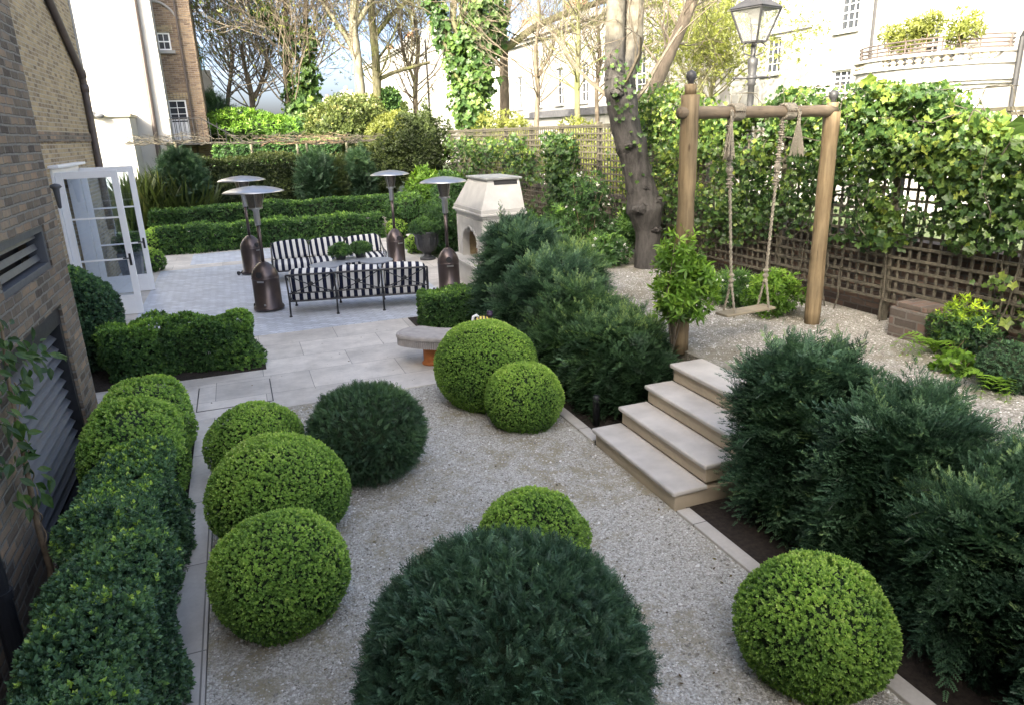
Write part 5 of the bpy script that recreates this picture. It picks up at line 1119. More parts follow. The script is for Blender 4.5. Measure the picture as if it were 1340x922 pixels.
def tree(name, y, stems, label, barkm, twigs=10, L=2.2, depth=3, rfrac=.35, tipleaf=None, leafn=0, ivy_=None, group=None, z0=0., from_frac=.3, rmin=.008, up=.15, stemsides=12, noise_=.04, cat='tree', kids=(2, 3), cloudr=.35, twigm=None):
    first = aty(stems[0][0][0], stems[0][0][1], y); r_ = thing(name, label, cat, (first[0], y, z0), group)
    mb = MB(); tips = []; tw = MB()
    W = []
    for s_ in stems:
        P_ = [aty(a, b_, y+(c2 if len(q) > 3 else 0)) for q in s_ for a, b_, c2 in [(q[0], q[1], q[3] if len(q) > 3 else 0)]]
        dep = [abs(((p-CAM)@RW)[2]) for p in P_]; R_ = [q[2]*dd/F_PX for q, dd in zip(s_, dep)]
        P_ = np.array(P_); u = np.linspace(0, len(P_)-1, max(8, len(P_)*5)); idx = np.arange(len(P_))
        C_ = np.stack([np.interp(u, idx, P_[:, k]) for k in range(3)], -1); Q = np.interp(u, idx, R_)
        for _ in range(2): C_[1:-1] = (C_[:-2]+2*C_[1:-1]+C_[2:])/4
        if s_ is stems[0] and C_[0, 2] > z0: C_ = np.concatenate([[[C_[0, 0], C_[0, 1], z0-.05]], C_]); Q = np.concatenate([[Q[0]*1.2], Q])
        mb.tube(C_, Q, stemsides, noise=noise_); W.append((C_, Q))
    o = mb.build('trunk', MT[barkm], r_, smooth=True)
    for k in range(twigs):
        C_, Q = W[k % len(W)]; i = rng.integers(int(len(C_)*from_frac), len(C_)); d = unit(C_[min(i+1, len(C_)-1)]-C_[max(i-1, 0)])
        pr_ = unit(np.cross(d, rng.normal(size=3))); grow(tw, C_[i], unit(d*.5+pr_+np.array([0, 0, .2])), L*rng.uniform(.6, 1.2), max(Q[i]*rfrac, rmin*1.5), depth, tips, up, rmin=rmin, kids=kids)
    if tw.n: tw.build('branches', MT[twigm or ('twig' if barkm != 'bark_green' else 'bark_green')], r_)
    if leafn and tips:
        T_ = np.array([t_[0] for t_ in tips]); P_ = T_[rng.integers(0, len(T_), leafn)]+rng.normal(size=(leafn, 3))*cloudr; lm = MB()
        pick(lm, T_LANCE, P_, rots(rng.normal(size=(leafn, 3)), .5), .16*rng.uniform(.6, 1.3, leafn), .5+.2*rng.normal(size=leafn)); lm.build('leaves', MT[tipleaf], r_)
    if ivy_:
        im = MB()
        for (px, py, dy, rx, rz, n, sz) in ivy_:
            c_ = aty(px, py, y+dy); cloud(im, c_, (rx, rx, rz), n, T_IVY, sz, .5, .4, lay=.7, amp=.3, spr=lambda nn: rots_hang(nn+np.array([-.4, -.3, .3]), .6))
        im.build('ivy_cover', MT['ivy'], r_)
    return r_
# the big tree that rises from the raised terrace
tree('plane_tree', 10.7, [[(848, 362, 22), (848, 350, 18.5), (848, 320, 16), (848, 300, 16.5), (843, 272, 24), (841, 258, 20), (837, 238, 18.5), (830, 208, 18), (826, 190, 21), (821, 178, 18.5), (815, 142, 19.5), (812, 118, 21), (810, 98, 19)],
    [(806, 104, 14), (804, 80, 13.5), (805, 50, 12.5), (806, 0, 12), (806, -60, 11), (800, -160, 9), (780, -300, 6)], [(818, 106, 13), (824, 82, 13.5), (829, 50, 13), (830, 0, 12), (834, -70, 11), (850, -180, 8), (880, -300, 5)]],
    'thick knobbly tree trunk forking into two pale stems, in the gravel beside the swing', 'bark_plane', 9, 1.7, 3, .16, z0=ZT, from_frac=.8, stemsides=22, noise_=.025)
pt = [o for o in bpy.data.objects if o.name.startswith('plane_tree')][0]
tk = [o for o in pt.children if o.name.startswith('trunk')][0]
# bark: grey brown below, sunlit look painted in as a pale tone above the fork
m = MT['bark_plane']; nt = m.node_tree; b = nt.nodes['Principled BSDF']; src = b.inputs['Base Color'].links[0].from_socket
z_ = nd(nt, 'SeparateXYZ', {0: geo_pos(nt)}).outputs[2]; nz = noise(nt, geo_pos(nt), 3., 5)
zz = nd(nt, 'Math', {0: z_, 1: nd(nt, 'Math', {0: nz, 1: 1.6}, operation='MULTIPLY').outputs[0]}, operation='ADD').outputs[0]
f = nd(nt, 'MapRange', {'Value': zz, 'From Min': 4.9, 'From Max': 5.4}).outputs[0]
nt.links.new(mixc(nt, f, src, ramp(nt, noise(nt, geo_pos(nt), 7., 5), [(.35, (.11, .098, .075)), (.6, (.2, .185, .15))])), b.inputs['Base Color'])
mb = MB(); P_ = []
for (px, py, n) in ((815, 115, 26), (818, 140, 20), (836, 185, 16), (800, 80, 14), (842, 215, 10), (828, 95, 14)):
    P_.append(aty(px, py, 10.45)+rng.normal(size=(n, 3))*np.array([.12, .06, .12]))
P_ = np.concatenate(P_); pick(mb, T_IVY, P_, rots_hang(np.tile([-.4, -.8, .2], (len(P_), 1)), .5), .075, .5+.15*rng.normal(size=len(P_))); mb.build('ivy_cover', MT['ivy'], pt)
for (px, py, s_) in ((838, 274, .13), (826, 190, .1), (858, 300, .09), (808, 122, .1), (858, 262, .1), (846, 246, .08)):
    c_ = aty(px, py, 10.5); mb = MB(); mb.pillow(c_, (s_*2.3, s_*1.6, s_*1.4), .9, 12)
    for v in mb.v: v += .012*rng.normal(size=v.shape)
    mb.build('burr', MT['bark_plane'], pt, smooth=True)
GT = 'bare trees beyond the garden'
tree('leaning_tree', 12.2, [[(846, 162, 9), (852, 128, 8.5), (868, 88, 8.5), (886, 48, 8), (902, 12, 7.5), (915, -25, 6), (935, -90, 4)], [(884, 52, 4), (892, 20, 3), (912, -5, 2.5)]], 'bare brown tree leaning right behind the big trunk', 'bark_brown', 18, 1.5, 3, .22, z0=0, group=GT, from_frac=.35)
tree('ivy_clad_tree', 28.5, [[(616, 172, 15), (615, 120, 12), (618, 60, 11), (624, 0, 10), (630, -80, 8), (640, -200, 5)], [(606, 118, 7), (594, 85, 6.5), (580, 45, 6), (566, 0, 5), (550, -60, 4)], [(618, 78, 5), (600, 50, 5), (592, 20, 4.5), (598, -20, 4)], [(640, 72, 5.5), (668, 60, 5), (695, 38, 4.6), (735, 20, 4.2), (775, 6, 3.8), (830, -10, 3)], [(622, 48, 6), (648, 35, 5), (665, 10, 4.5), (672, -30, 4)]],
    'tall tree wrapped in bright ivy, a long branch reaching right', 'bark_green', 30, 2.4, 3, .25, group=GT, from_frac=.3,
    ivy_=[(614, 140, -.2, .75, 1.1, 900, .24), (622, 100, -.2, .85, 1.0, 800, .24), (618, 60, -.2, .7, 1.2, 700, .24), (630, 15, -.2, .95, 1.3, 900, .24), (645, 45, -.2, .5, .8, 300, .24), (576, 30, 0, .36, .8, 260, .22), (592, 75, 0, .4, .9, 300, .22), (563, -5, 0, .3, .6, 160, .22), (590, 60, 0, .3, .4, 120, .2), (634, -60, 0, 1., 1.5, 500, .24)])
tree('bare_tree', 30.5, [[(661, 168, 6.5), (660, 120, 6), (659, 60, 5.5), (656, 20, 4.5), (650, -40, 3.5)]], 'straight brown trunk right of the ivy wrapped tree', 'bark_brown', 20, 2.0, 3, .25, group=GT, from_frac=.4)
tree('bare_tree', 23.5, [[(756, 165, 3.8), (755, 110, 3.6), (757, 60, 3.1), (757, 20, 2.5), (756, -30, 1.8)]], 'slender bare tree with fine side twigs before the white terrace', 'bark_green', 40, 1.6, 3, .3, group=GT, from_frac=.25, rmin=.006)
tree('bare_tree', 35., [[(474, 172, 7), (472, 130, 6.5), (468, 80, 6), (462, 40, 6), (464, 0, 5.5), (470, -60, 4)], [(470, 92, 3.4), (455, 50, 3), (430, 15, 2.6), (412, -10, 2)], [(463, 38, 3.6), (478, 15, 3.3), (490, -12, 2.8)]], 'pale lichen covered tree, left of the twin trunks', 'bark_pale', 46, 3.0, 4, .2, group=GT, from_frac=.35, rmin=.011)
tree('bare_tree', 36.5, [[(495, 172, 6), (494, 130, 5.6), (492, 80, 5.4), (487, 30, 4.8), (484, -30, 4)], [(494, 105, 2.8), (515, 95, 2.4), (540, 88, 2), (562, 82, 1.6)], [(490, 48, 3.4), (510, 22, 3), (536, -2, 2.6)]], 'greener bare tree, right of the twin trunks', 'bark_green', 46, 3.0, 4, .2, group=GT, from_frac=.35, rmin=.011)
tree('ivy_clad_tree', 37., [[(380, 185, 5), (378, 140, 4.6), (374, 90, 4), (376, 40, 3.2), (372, 0, 2.5)], [(396, 180, 5), (398, 130, 4.5), (404, 80, 4), (400, 30, 3), (402, -10, 2.4)]], 'twiggy tree with ivy up its double trunk beyond the pergola', 'bark_brown', 60, 3.2, 4, .26, group=GT, from_frac=.25, rmin=.011,
    ivy_=[(396, 160, -.3, .85, 1.0, 520, .3), (394, 130, -.3, .75, 1.1, 460, .3), (402, 100, -.3, .6, .9, 260, .28), (376, 60, 0, .5, .9, 150, .28), (404, 55, 0, .45, .8, 130, .28), (345, 20, 0, .6, .5, 140, .26), (366, 35, 0, .6, .4, 130, .26)], tipleaf='spring', leafn=1400)
tree('spring_tree', 39., [[(332, 165, 4), (330, 130, 3.4), (322, 95, 2.8), (315, 60, 2)], [(331, 135, 2.6), (345, 100, 2.2), (352, 60, 1.6)]], 'small twiggy tree coming into yellow green leaf beyond the pergola', 'bark_brown', 60, 2.8, 4, .3, group=GT, from_frac=.2, rmin=.01, tipleaf='spring', leafn=3400, cloudr=.4)
tree('bare_tree', 44., [[(296, 160, 3), (299, 120, 2.6), (305, 80, 2.2), (300, 50, 1.8)]], 'faint bare tree beside the far white house with the blue screen', 'bark_brown', 34, 2.8, 4, .3, group=GT, from_frac=.3, rmin=.012)
tree('bare_tree', 30., [[(918, 140, 3.2), (915, 90, 3), (908, 50, 2.6), (912, 10, 2)], [(913, 72, 2), (930, 40, 1.8), (945, 10, 1.4)]], 'bare tree against the sky left of the street lamp', 'bark_green', 44, 2.3, 4, .28, group=GT, from_frac=.3, rmin=.01)
tree('spring_tree', 25., [[(905, 150, 3), (900, 120, 2.4), (905, 95, 1.6)], [(925, 150, 2.6), (932, 118, 2), (938, 95, 1.5)]], 'hazy yellow green willow behind the ivy left of the street lamp', 'bark_green', 34, 1.7, 3, .5, group=GT, from_frac=.1, rmin=.007, tipleaf='spring', leafn=3600, cloudr=.3)
tree('bare_tree', 26., [[(702, 168, 3.2), (704, 120, 2.8), (700, 70, 2.4), (706, 25, 1.9), (702, -30, 1.2)], [(703, 100, 1.8), (722, 70, 1.5), (730, 35, 1.1)]], 'fine twigged bare tree, left of the slender one before the white terrace', 'bark_brown', 60, 2.3, 4, .34, group=GT, from_frac=.2, rmin=.006, twigm='bark_brown')
tree('bare_tree', 28., [[(782, 168, 2.8), (780, 120, 2.6), (786, 70, 2.2), (780, 20, 1.7), (784, -30, 1.1)]], 'fine twigged bare tree close left of the big trunk, before the white terrace', 'bark_brown', 60, 2.3, 4, .34, group=GT, from_frac=.2, rmin=.006, twigm='bark_brown')
tree('bare_tree', 38., [[(545, 172, 3.6), (543, 120, 3.2), (548, 60, 2.6), (540, 10, 2)], [(544, 110, 2.2), (528, 70, 1.8), (522, 30, 1.4)]], 'fine twigged bare tree between the twin trunks and the ivy wrapped tree', 'bark_brown', 60, 2.9, 4, .34, group=GT, from_frac=.2, rmin=.008, twigm='bark_brown')
# more greenery behind the garden end
bush('garden_shrub', 455, 165, 33., 1.9, 1.3, 5200, T_BOX5, .19, 'hedge_far', 'large rounded green shrub under the twin trunks', 'shrub', 'shrubs beyond the garden end', base=.66, lay=.45, z0=0, amp=.2)
bush('garden_shrub', 520, 175, 31., 1.3, .9, 2400, T_LANCE, .22, 'spring', 'yellow green sunlit shrub right of the twin trunks', 'shrub', 'shrubs beyond the garden end', base=.5, lay=.6, z0=0)
bush('garden_shrub', 505, 150, 37., .9, 1.1, 1500, T_BOX5, .25, 'hedge', 'dark green shrub right behind the twin trunks', 'shrub', 'shrubs beyond the garden end', base=.5, lay=.4, z0=0)
bush('garden_shrub', 330, 172, 36., 2.6, .8, 4200, T_LANCE, .2, 'bright', 'pale green sunlit shrub beyond the flat trained trees', 'shrub', 'shrubs beyond the garden end', base=.38, lay=.7, z0=0, amp=.3)
bush('garden_shrub', 388, 184, 34.5, 1.1, .9, 1800, T_BOX5, .2, 'hedge', 'dark ivy mound at the foot of the double trunk', 'shrub', 'shrubs beyond the garden end', base=.35, lay=.4, z0=0)
bush('conifer', 274, 165, 37.5, 1.0, 1.3, 1500, T_SPRAY, .45, 'yew', 'dark conifer beside the corner of the brick tower', 'conifer', lay=.4, z0=0)
hedge('clipped_hedge', (-.6, 4.2, 31., 31.8, 0, 2.9), T_BOX5, .16, .09, MT['hedge'], 'flat topped clipped hedge beyond the flat trained trees', 'hedge', None, rr=.1, amp=.05, base=.45)
mb = MB(); P_ = []
for (px, py, rx, rz, n) in ((690, 210, 1.6, .9, 1500), (640, 205, 1.5, 1.0, 1500), (740, 205, 1.5, .9, 900), (600, 195, 1.2, 1.1, 1200)):
    c_ = aty(px, py, 26); cloud(mb, (9.4+rx*.2, c_[1] if False else 26.*c_[1]/26, c_[2]), (1.1, rx*1.5, rz), n, T_LANCE, .22, .55, .3, lay=.7)
tag(mb.build('forsythia', MT['spring'], loc=(9.6, 26, 0)), 'yellow forsythia glowing through the far trellis', 'shrub')
for i, (y, z, r__) in enumerate(((14.5, 1.9, 1.3), (18.5, 1.8, 1.5))):
    mb = MB(); cloud(mb, (9.2, y, z), (.9, 1.9, r__), 1900, T_LANCE, .2, .6, .3, lay=.7); tag(mb.build('forsythia', MT['spring'], loc=(9.2, y, 0)), ('yellow green shrub behind the trellis left of the big trunk', 'yellow green shrub behind the trellis near the ivy column')[i], 'shrub')
# flat trained (pleached) trees
for i, (px, py, x0, x1) in enumerate(((233, 212, 165, 262), (330, 200, 262, 392), (404, 215, 340, 450), (455, 205, 410, 502))):
    b_ = aty(px, py, 28.2); zz = aty(px, 186, 28.2)[2]; a_, c_ = aty(x0, 186, 28.2)[0], aty(x1, 190, 28.2)[0]
    r_ = thing('pleached_tree', 'flat trained bare tree over the hedge, '+('in front of the white gable', 'in front of the brick tower steps', 'with orange brown twigs', 'at the right end of the row')[i], 'tree', (b_[0], 28.2, 0), 'flat trained trees in a row')
    mb = MB(); mb.tube([(b_[0], 28.2, -.02), (b_[0]+.02, 28.2, zz*.6), (b_[0], 28.2, zz)], [.07, .055, .05], 8)
    if i == 2: mb.tube([(b_[0]-.35, 28.3, 0), (b_[0]-.33, 28.3, zz)], .045, 7)
    mb.build('trunk', MT['bark_pale'], r_)
    mb = MB()
    for k in range(5):
        y_ = 28.2+(k-2)*.3; n_ = 9; mb.tube([(x, y_+.05*rng.normal(), zz+.05*rng.normal()) for x in np.linspace(a_, c_, n_)], .014, 4)
    for k in range(45):
        s_ = np.array([rng.uniform(a_, c_), 28.2+rng.uniform(-1, 1), zz]); mb.tube([s_, s_+np.array([.25*rng.normal(), .2*rng.normal(), .12+.1*rng.random()]), s_+np.array([.45*rng.normal(), .3*rng.normal(), .12+.25*rng.random()])], [.01, .008, .006], 3, cap=False)
    mb.build('branches', MT['stem'] if i == 2 else MT['trellis'], r_)

# ------------------------------------------------------------------ buildings around the garden
def window(house, o, U, N, w, h, nx, nz, mat='white', sill=True, fr=.06, bar_=.025, arched=False, depth=.1):
    o, U, N = map(lambda q: np.array(q, float), (o, U, N)); R = np.stack([U, N, [0, 0, 1.]], 1); mb = MB()
    def bx(u0, u1, z0, z1, n0, n1, m_=mb): m_.obox(o+U*(u0+u1)/2+N*(n0+n1)/2+np.array([0, 0, (z0+z1)/2]), (u1-u0, abs(n1-n0), z1-z0), R)
    n0, n1 = -depth, -depth+.07
    bx(0, fr, 0, h, n0, n1); bx(w-fr, w, 0, h, n0, n1); bx(fr, w-fr, 0, fr, n0, n1); bx(fr, w-fr, h-fr, h, n0, n1)
    for k in range(1, nx): u = fr+(w-2*fr)*k/nx; bx(u-bar_/2, u+bar_/2, fr, h-fr, n0+.01, n1-.012)
    for k in range(1, nz):
        z = fr+(h-2*fr)*k/nz; b2 = bar_*(1.8 if k*2 == nz else 1); bx(fr, w-fr, z-b2/2, z+b2/2, n0+.012, n1-.014)
    f_ = mb.build('window', MT[mat], house); mb = MB(); bx(fr*.5, w-fr*.5, fr*.5, h-fr*.5, n0+.02, n0+.03, mb); mb.build('pane', MT['winglass'], f_)
    if sill: mb = MB(); bx(-.12, w+.12, -.12, -.001, -.08, .12, mb); mb.build('sill', MT['stucco'], f_)
    return f_
def wall_y(mb, y0, y1, xs_, zs, holes):
    X = sorted(set(list(xs_)+[v for h in holes for v in h[:2]])); Z = sorted(set(list(zs)+[v for h in holes for v in h[2:]]))
    for i in range(len(X)-1):
        for k in range(len(Z)-1):
            cx, cz = (X[i]+X[i+1])/2, (Z[k]+Z[k+1])/2
            if not any(h[0] < cx < h[1] and h[2] < cz < h[3] for h in holes): mb.box(X[i], X[i+1], y0, y1, Z[k], Z[k+1])
# white gable house past the end of the brick house
YW = 32.; xr = aty(212, 100, YW)[0]
nb_ = thing('white_gable_house', 'tall blank white rendered house end past the brick house, with a small flat roofed annexe', 'house', (-5, YW, 0))
mb = MB(); mb.box(-11, xr, YW, YW+6, 0, 15); mb.build('wall', MT['stucco_bright'], nb_)
mb = MB(); p0, p1 = aty(174, -10, YW-.1), aty(206, 190, YW-.1); mb.tube([(p0[0], YW-.1, 15), p0, p1, (p1[0], YW-.1, 0)], .09, 8); mb.build('drain_pipe', MT['pipe'], nb_)
xa_, za_ = aty(168, 149, 30)[0], aty(168, 149, 30)[2]; mb = MB(); mb.box(-8.5, xa_, 30, YW-.002, 0, za_-.1); mb.build('annexe', MT['stucco_bright'], nb_)
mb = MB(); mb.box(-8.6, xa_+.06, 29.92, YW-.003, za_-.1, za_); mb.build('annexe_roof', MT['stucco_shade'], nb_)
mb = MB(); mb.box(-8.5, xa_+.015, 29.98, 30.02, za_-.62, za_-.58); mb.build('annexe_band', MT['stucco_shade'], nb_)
lp = aty(126, 152, 29.8); mb = MB(); mb.box(lp[0]-.25, lp[0]-.02, 29.8, 30., lp[2]+.02, lp[2]+.14); mb.pillow(lp+np.array([.1, 0, 0]), (.32, .2, .2), .9, 12); mb.build('floodlight', MT['grey_metal'], nb_)
# brown brick tower
YB = 33.2; x0, x1 = xr+.003, aty(260, 90, YB)[0]
tw_ = thing('brick_tower_house', 'narrow brown brick house end with one small and one tall white window', 'house', ((x0+x1)/2, YB, 0))
wa, wb = aty(206, 68, YB), aty(222, 43, YB); da_, db = aty(216, 184, YB), aty(240, 131, YB)
WX0, WX1, WZ0, WZ1 = wa[0]+.05, wb[0]-.02, wa[2]+.05, wb[2]; DX0, DX1, DZ0, DZ1_ = da_[0]+.02, db[0]+.08, da_[2], db[2]
mb = MB(); wall_y(mb, YB, YB+.3, (x0, x1), (0, 15), [(WX0, WX1, WZ0, WZ1), (DX0, DX1, DZ0, DZ1_)]); mb.box(x0, x1, YB+.3, YB+5, 0, 15); mb.build('wall', MT['brick_brown'], tw_)
window(tw_, (WX0, YB, WZ0), (1, 0, 0), (0, -1, 0), WX1-WX0, WZ1-WZ0, 2, 2)
f_ = window(tw_, (DX0, YB, DZ0), (1, 0, 0), (0, -1, 0), DX1-DX0, DZ1_-DZ0, 3, 6, sill=True)
mb = MB(); mb.box(DX0+.06, DX1-.06, YB+.02, YB+.05, DZ0+.06, DZ0+(DZ1_-DZ0)*.45); mb.build('panel', MT['white'], f_)
mb = MB()
for k in range(7): x = DX0+(DX1-DX0)*k/6; mb.box(x-.012, x+.012, YB-.16, YB-.13, DZ0-.02, DZ0+.85)
mb.box(DX0-.05, DX1+.05, YB-.165, YB-.125, DZ0+.85, DZ0+.88); mb.build('juliet_rail', MT['grey_metal'], f_)
for (a, b_, z) in ((WX0, WX1, WZ1), (DX0, DX1, DZ1_)):
    mb = MB()
    for k in range(11): x = a-.1+(b_-a+.2)*k/10; mb.box(x-.045, x+.045, YB-.02, YB+.05, z+.005, z+.26)
    mb.build('brick_arch', MT['brick_yellow'], tw_)
ac = aty(205, 20, YB); mb = MB(); mb.tube([(ac[0]-.1+.95*cos(a), YB-.02, ac[2]-.75+1.25*sin(a)) for a in np.linspace(radians(30), radians(100), 14)], .05, 6); mb.build('arch_band', MT['stucco'], tw_)
mb = MB(); xp = aty(240, 90, YB-.08)[0]; mb.tube([(xp+.02, YB-.08, 15), (xp+.05, YB-.08, 0)], .05, 6); mb.build('drain_pipe', MT['pipe'], tw_)
mb = MB(); mb.box(x0-.3, x1+.1, YB-1.5, YB-.05, DZ0-.2, DZ0-.12)
for k in range(9): mb.bar((x1+.1+.28*k, YB-1.4, max(DZ0-.2-.2*k, .1)), (x1+.1+.28*k, YB-1.4, max(DZ0+.8-.2*k, 1.)), .025); mb.box(x1+.1+.28*k, x1+.4+.28*k, YB-1.5, YB-.5, max(DZ0-.24-.2*k, .05), max(DZ0-.2-.2*k, .09))
mb.bar((x1-.2, YB-1.4, DZ0+.8), (x1+2.4, YB-1.4, DZ0-.85), .04); mb.bar((x0-.2, YB-1.45, DZ0+.75), (x1-.2, YB-1.45, DZ0+.8), .03)
for k in range(8): x = x0+(x1-x0)*k/8; mb.bar((x, YB-1.45, DZ0-.12), (x, YB-1.45, DZ0+.75), .02)
mb.build('iron_stair', MT['black_metal'], tw_)
# far white house with the blue screened roof terrace
wf0, wf1, wtop = aty(257, 120, 42)[0], aty(282, 140, 42)[0], aty(268, 92, 42)[2]
r_ = thing('far_white_house', 'small far white house with a blue screened roof terrace', 'house', (wf0, 42, 0)); mb = MB(); mb.box(wf0-1.5, wf1, 42, 47, 0, wtop); mb.build('wall', MT['stucco'], r_)
mb = MB(); bt = aty(266, 56, 42)[2]
for k in range(5): x = wf0+(wf1-wf0-.25)*k/4; mb.bar((x, 42.1, wtop), (x, 42.1, bt-(.2 if k > 2 else 0)), .05)
for k in range(8): z = wtop+(bt-wtop)*k/8; mb.box(wf0-.3, wf1-.3, 42.08, 42.12, z, z+.05)
mb.box(wf0-.3, wf0+.45, 42.13, 42.15, wtop, bt-.1); mb.build('screen', MT['blueglass'], r_)
mb = MB(); wall_ = aty(272, 140, 42); mb.add([(wf0-1.5, 41.99, wtop-1.3), (wf1, 41.99, wtop-2.2), (wf1, 41.99, wtop-2.3), (wf0-1.5, 41.99, wtop-1.4)], [(0, 1, 2, 3)]); mb.build('string_course', MT['lead'], r_)
# grand white villa behind the swing
XV = 22.; yv0, yv1 = 8., atx(956, 90, XV)[1]
vl = thing('white_villa', 'grand white stucco villa with a bowed balustraded balcony, behind the swing', 'house', (XV, 18, 0))
def vrect(pxl, pxr, pt_, pb_):   # a rectangle on the villa front from photo columns and rows
    a, b_ = atx(pxl, (pt_+pb_)/2, XV), atx(pxr, (pt_+pb_)/2, XV); zt_ = atx((pxl+pxr)/2, pt_, XV)[2]; zb_ = atx((pxl+pxr)/2, pb_, XV)[2]; return (b_[1], a[1], zb_, zt_)
H1, H2, H3 = vrect(1000, 1021, 50, 96), vrect(1097, 1124, -8, 39), vrect(1086, 1112, 92, 120)
HD = vrect(1208, 1253, 16, 72)
mb = MB(); wall_x(mb, XV, XV+.35, (yv0, yv1), (0, 15), [H1, H2, H3, HD]); mb.box(XV+.35, XV+9, yv1-.35, yv1, 0, 15); mb.box(XV+.7, XV+9, yv0, yv1-.36, 0, 14.9); mb.build('wall', MT['stucco'], vl)
for H in (H1, H2, H3): window(vl, (XV, H[0], H[2]), (0, 1, 0), (-1, 0, 0), H[1]-H[0], H[3]-H[2], 3, 4, depth=.22)
mb = MB(); w_ = HD[1]-HD[0]
mb.box(XV+.1, XV+.16, HD[0]-.02, HD[0]+.06, HD[2], HD[3]); mb.box(XV+.1, XV+.16, HD[1]-.08, HD[1], HD[2], HD[3]); mb.box(XV+.1, XV+.16, HD[0]+.06, HD[1]-.08, HD[3]-.08, HD[3])
ym = HD[0]+w_*.45
mb.box(XV+.1, XV+.15, ym-.06, ym+.06, HD[2], HD[3]-.08); mb.box(XV+.11, XV+.14, ym+w_*.27, ym+w_*.27+.04, HD[2], HD[3]-.08)
for k in (1, 2, 3): z = HD[2]+(HD[3]-HD[2])*k/4; mb.box(XV+.11, XV+.14, ym+.06, HD[1]-.08, z, z+.04)
mb.box(XV-.75, XV-.02, HD[0]-.02, HD[0]+.03, HD[2], HD[3]-.05)
dr = mb.build('balcony_door', MT['white'], vl); mb = MB(); mb.box(XV+.125, XV+.13, ym, HD[1], HD[2], HD[3]); mb.box(XV+.6, XV+.65, HD[0], HD[1], HD[2], HD[3]); mb.build('pane', MT['winglass'], dr)
mb = MB(); pth = atx(990, 44, XV-.05); pth2 = atx(1062, 36, XV-.05); mb.box(XV-.04, XV-.001, pth2[1], pth[1], pth2[2]-.03, pth2[2]+.03); pz = atx(1142, 40, XV-.08); mb.tube([(XV-.08, pz[1], 15), (XV-.08, pz[1], 4.2)], .06, 6); mb.build('drain_pipe', MT['lamp_metal'], vl)
# bow front
cyb = (atx(1136, 90, XV)[1]+atx(1330, 70, XV)[1])/2; ry_ = abs(atx(1136, 90, XV)[1]-atx(1330, 70, XV)[1])/2; rx_ = 2.0
def bow(k, n=40): return [(XV+.05-rx_*k*sin(a), cyb+ry_*(1 if k == 1 else 1+(k-1)*rx_/ry_)*cos(a)) for a in np.linspace(0, pi, n)]
zf = lambda py: atx(1232, py, XV-rx_)[2]
z_rail0, z_rail1, z_cop, z_bal1, z_bal0, z_c1, z_c0 = zf(62), zf(47), zf(66), zf(70), zf(84), zf(101), zf(111)
mb = MB(); mb.prism(bow(.97), 0, z_c0); yb0, yb1 = vrect(1207, 1260, 120, 143)[:2]
mb.prism(bow(.985), z_c1, z_bal0-.02); mb.build('bow_wall', MT['stucco'], vl)
mb = MB(); mb.prism(bow(1.03), z_c0+.001, z_c0+.1); mb.prism(bow(1.08), z_c0+.1, z_c1-.001); mb.prism(bow(1.03), z_bal0-.02, z_bal0+.06); mb.build('cornice', MT['stucco'], vl)
mb = MB(); o_, i_ = bow(1.03), bow(.9); n_ = 40
for k in range(n_-1):
    q = [o_[k], o_[k+1], i_[k+1], i_[k]]; mb.prism(q, z_bal1, z_cop)
for k0, k1 in ((0, 2), (14, 18), (36, 39)):
    for k in range(k0, k1): mb.prism([bow(1.0)[k], bow(1.0)[k+1], bow(.92)[k+1], bow(.92)[k]], z_bal0+.06, z_bal1-.001)
mb.build('coping', MT['stucco'], vl)
hb_ = z_bal1-z_bal0-.06; pb_ = bow(.96, 60)
for k in list(range(4, 21, 2))+list(range(28, 54, 2)):
    mb = MB(); h_ = hb_; mb.lathe([(.09, 0), (.09, .12*h_), (.05, .2*h_), (.1, .38*h_), (.11, .48*h_), (.05, .75*h_), (.06, .82*h_), (.09, .88*h_), (.09, h_)], (pb_[k][0], pb_[k][1], z_bal0+.06), 8); mb.build('baluster', MT['stucco_shade'], vl)  # cream tone puts the shade under the coping into the baluster colour
mb = MB(); rb = bow(.95, 30)
for f in (0, .33, .66, 1.): mb.tube([(x, y, z_cop+.06+(z_rail1-z_cop-.06)*f) for x, y in rb], .026, 5)
for k in range(0, 30, 4): mb.tube([(rb[k][0], rb[k][1], z_cop), (rb[k][0], rb[k][1], z_rail1)], .028, 5)
mb.build('railing', MT['pipe'], vl)
xw = XV+.05-rx_*.97*sin(math.acos(max(-1, min(1, ((yb0+yb1)/2-cyb)/ry_))))
fw = window(vl, (xw-.12, yb0, zf(146)), (0, 1, 0), (-1, 0, 0), yb1-yb0, zf(121)-zf(146), 3, 2, depth=.03)
for (px, py, n, s_) in ((1165, 48, 80, .3), (1195, 42, 150, .42), (1213, 35, 130, .4), (1262, 38, 200, .5), (1180, 56, 70, .3)):
    c_ = atx(px, py, XV-1.15); r_ = thing('balcony_plant', 'sunlit leafy shrub on the villa balcony, '+{1165: 'leftmost, low behind the railing', 1195: 'left of the door, the wider one', 1213: 'directly left of the balcony door', 1262: 'right of the balcony door', 1180: 'smallest, spilling over the railing at left'}[px], 'plant', (c_[0], c_[1], z_bal0+.06), 'shrubs on the villa balcony')
    mb = MB(); P_ = cloud(mb, c_, (s_, s_, s_*1.1), n, T_LANCE, .2, .6, .3, lay=.9); mb.build('leaves', MT['spring'], r_)
    mb = MB(); stems_to(mb, np.array([c_[0], c_[1], z_bal0+.3]), P_, .012, 6); mb.build('stems', MT['stem'], r_)
    mb = MB(); mb.lathe([(0, 0), (.18, 0), (.24, .38), (0, .36)], (c_[0], c_[1], z_bal0+.06), 12); mb.build('pot', MT['planter'], r_)
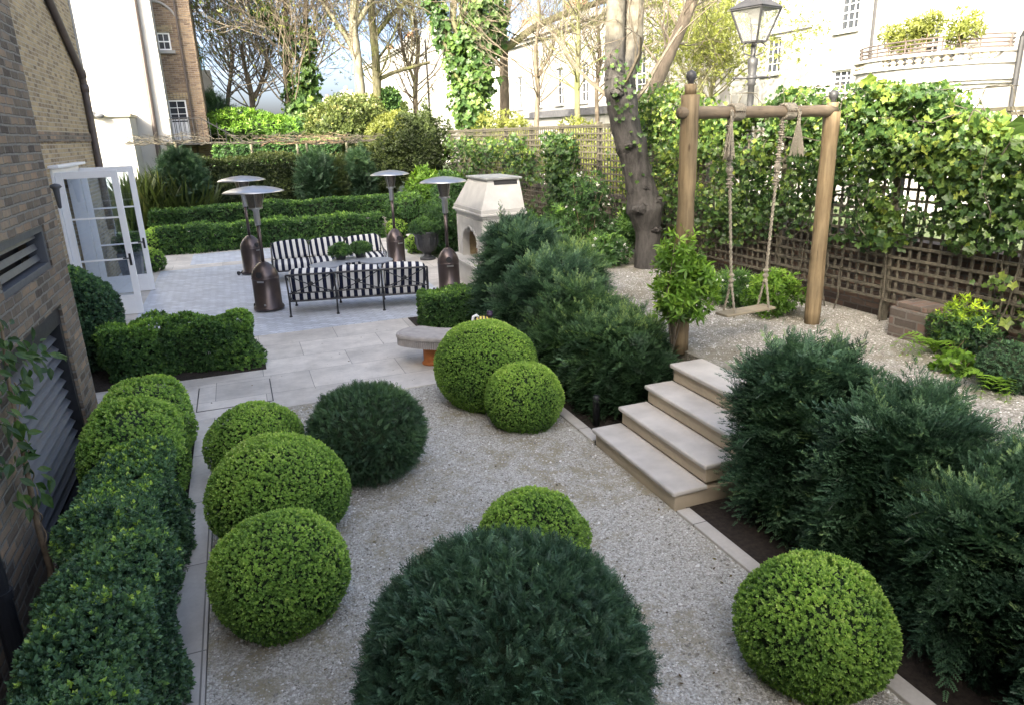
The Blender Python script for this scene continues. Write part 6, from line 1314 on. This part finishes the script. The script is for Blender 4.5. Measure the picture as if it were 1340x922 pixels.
mb = MB(); yq = atx(1322, 110, XV-.4)[1]; mb.tube([(XV-.2, yq-.4, 6), (XV-.2, yq, 5.2), (XV-.2, yq, 0)], .08, 8); mb.build('black_pipe', MT['black_metal'], vl)
# long white terraces behind the trees
def terrace(name, x, y0, y1, z, label, wins, chim):
    h_ = thing(name, label, 'house', (x, (y0+y1)/2, 0)); holes = []
    for yy in wins:
        for zz, hh in ((1.2, 2.3), (4.6, 2.2), (7.6, 1.8)):
            if zz+hh < z-.6: holes.append((yy, yy+1.1, zz, zz+hh))
    mb = MB(); wall_x(mb, x, x+.35, (y0, y1), (0, z), holes); mb.box(x+.6, x+9, y0, y1, 0, z-.05); mb.build('wall', MT['stucco'], h_)
    for H in holes: window(h_, (x, H[0], H[2]), (0, 1, 0), (-1, 0, 0), H[1]-H[0], H[3]-H[2], 2, 4, depth=.2)
    mb = MB()
    for zz, t_, d_ in ((3.9, .25, .2), (z-.45, .2, .25), (z-.25, .3, .45)): mb.box(x-d_, x-.001, y0-.1, y1+.1, zz, zz+t_)
    mb.build('cornice', MT['stucco'], h_)
    for yy in chim:
        mb = MB(); mb.box(x+1.5, x+3, yy, yy+3.2, z-.06, z+1.3); st_ = mb.build('chimney_stack', MT['stucco'], h_)
        mb = MB()
        for k in range(6): mb.lathe([(.16, 0), (.2, .1), (.15, .15), (.14, .6), (.18, .65), (.1, .66)], (x+2.2, yy+.3+.52*k, z+1.3), 8)
        mb.build('chimney_pots', MT['chimney'], st_)
    return h_
terrace('white_terrace', 20.5, 32.5, 58, 9.3, 'white terraced houses behind the bare slender tree', [34, 37, 40.5, 44, 47.5, 51, 54.5], [45, 53])
terrace('white_terrace', 18.5, 72, 104, 12.0, 'far white terrace with red chimney pots behind the twin trunks', list(range(75, 102, 5)), [74, 84, 95])
terrace('white_terrace', 17., 112, 170, 9., 'low farthest white houses between the twiggy trees at left', list(range(115, 168, 7)), [125, 150])
# low garage behind the trellis
g0, g1 = atx(698, 137, 17.), atx(792, 139, 17.); r_ = thing('garage', 'low white garage with a grey roof edge behind the far trellis', 'garage', (18, (g0[1]+g1[1])/2, 0)); mb = MB(); mb.box(17, 19.4, g1[1], g0[1], 0, g1[2]-.35); mb.build('wall', MT['stucco'], r_); mb = MB(); mb.box(16.8, 19.5, g1[1]-.2, g0[1]+.2, g1[2]-.349, g1[2]); mb.build('roof', MT['slate'], r_)
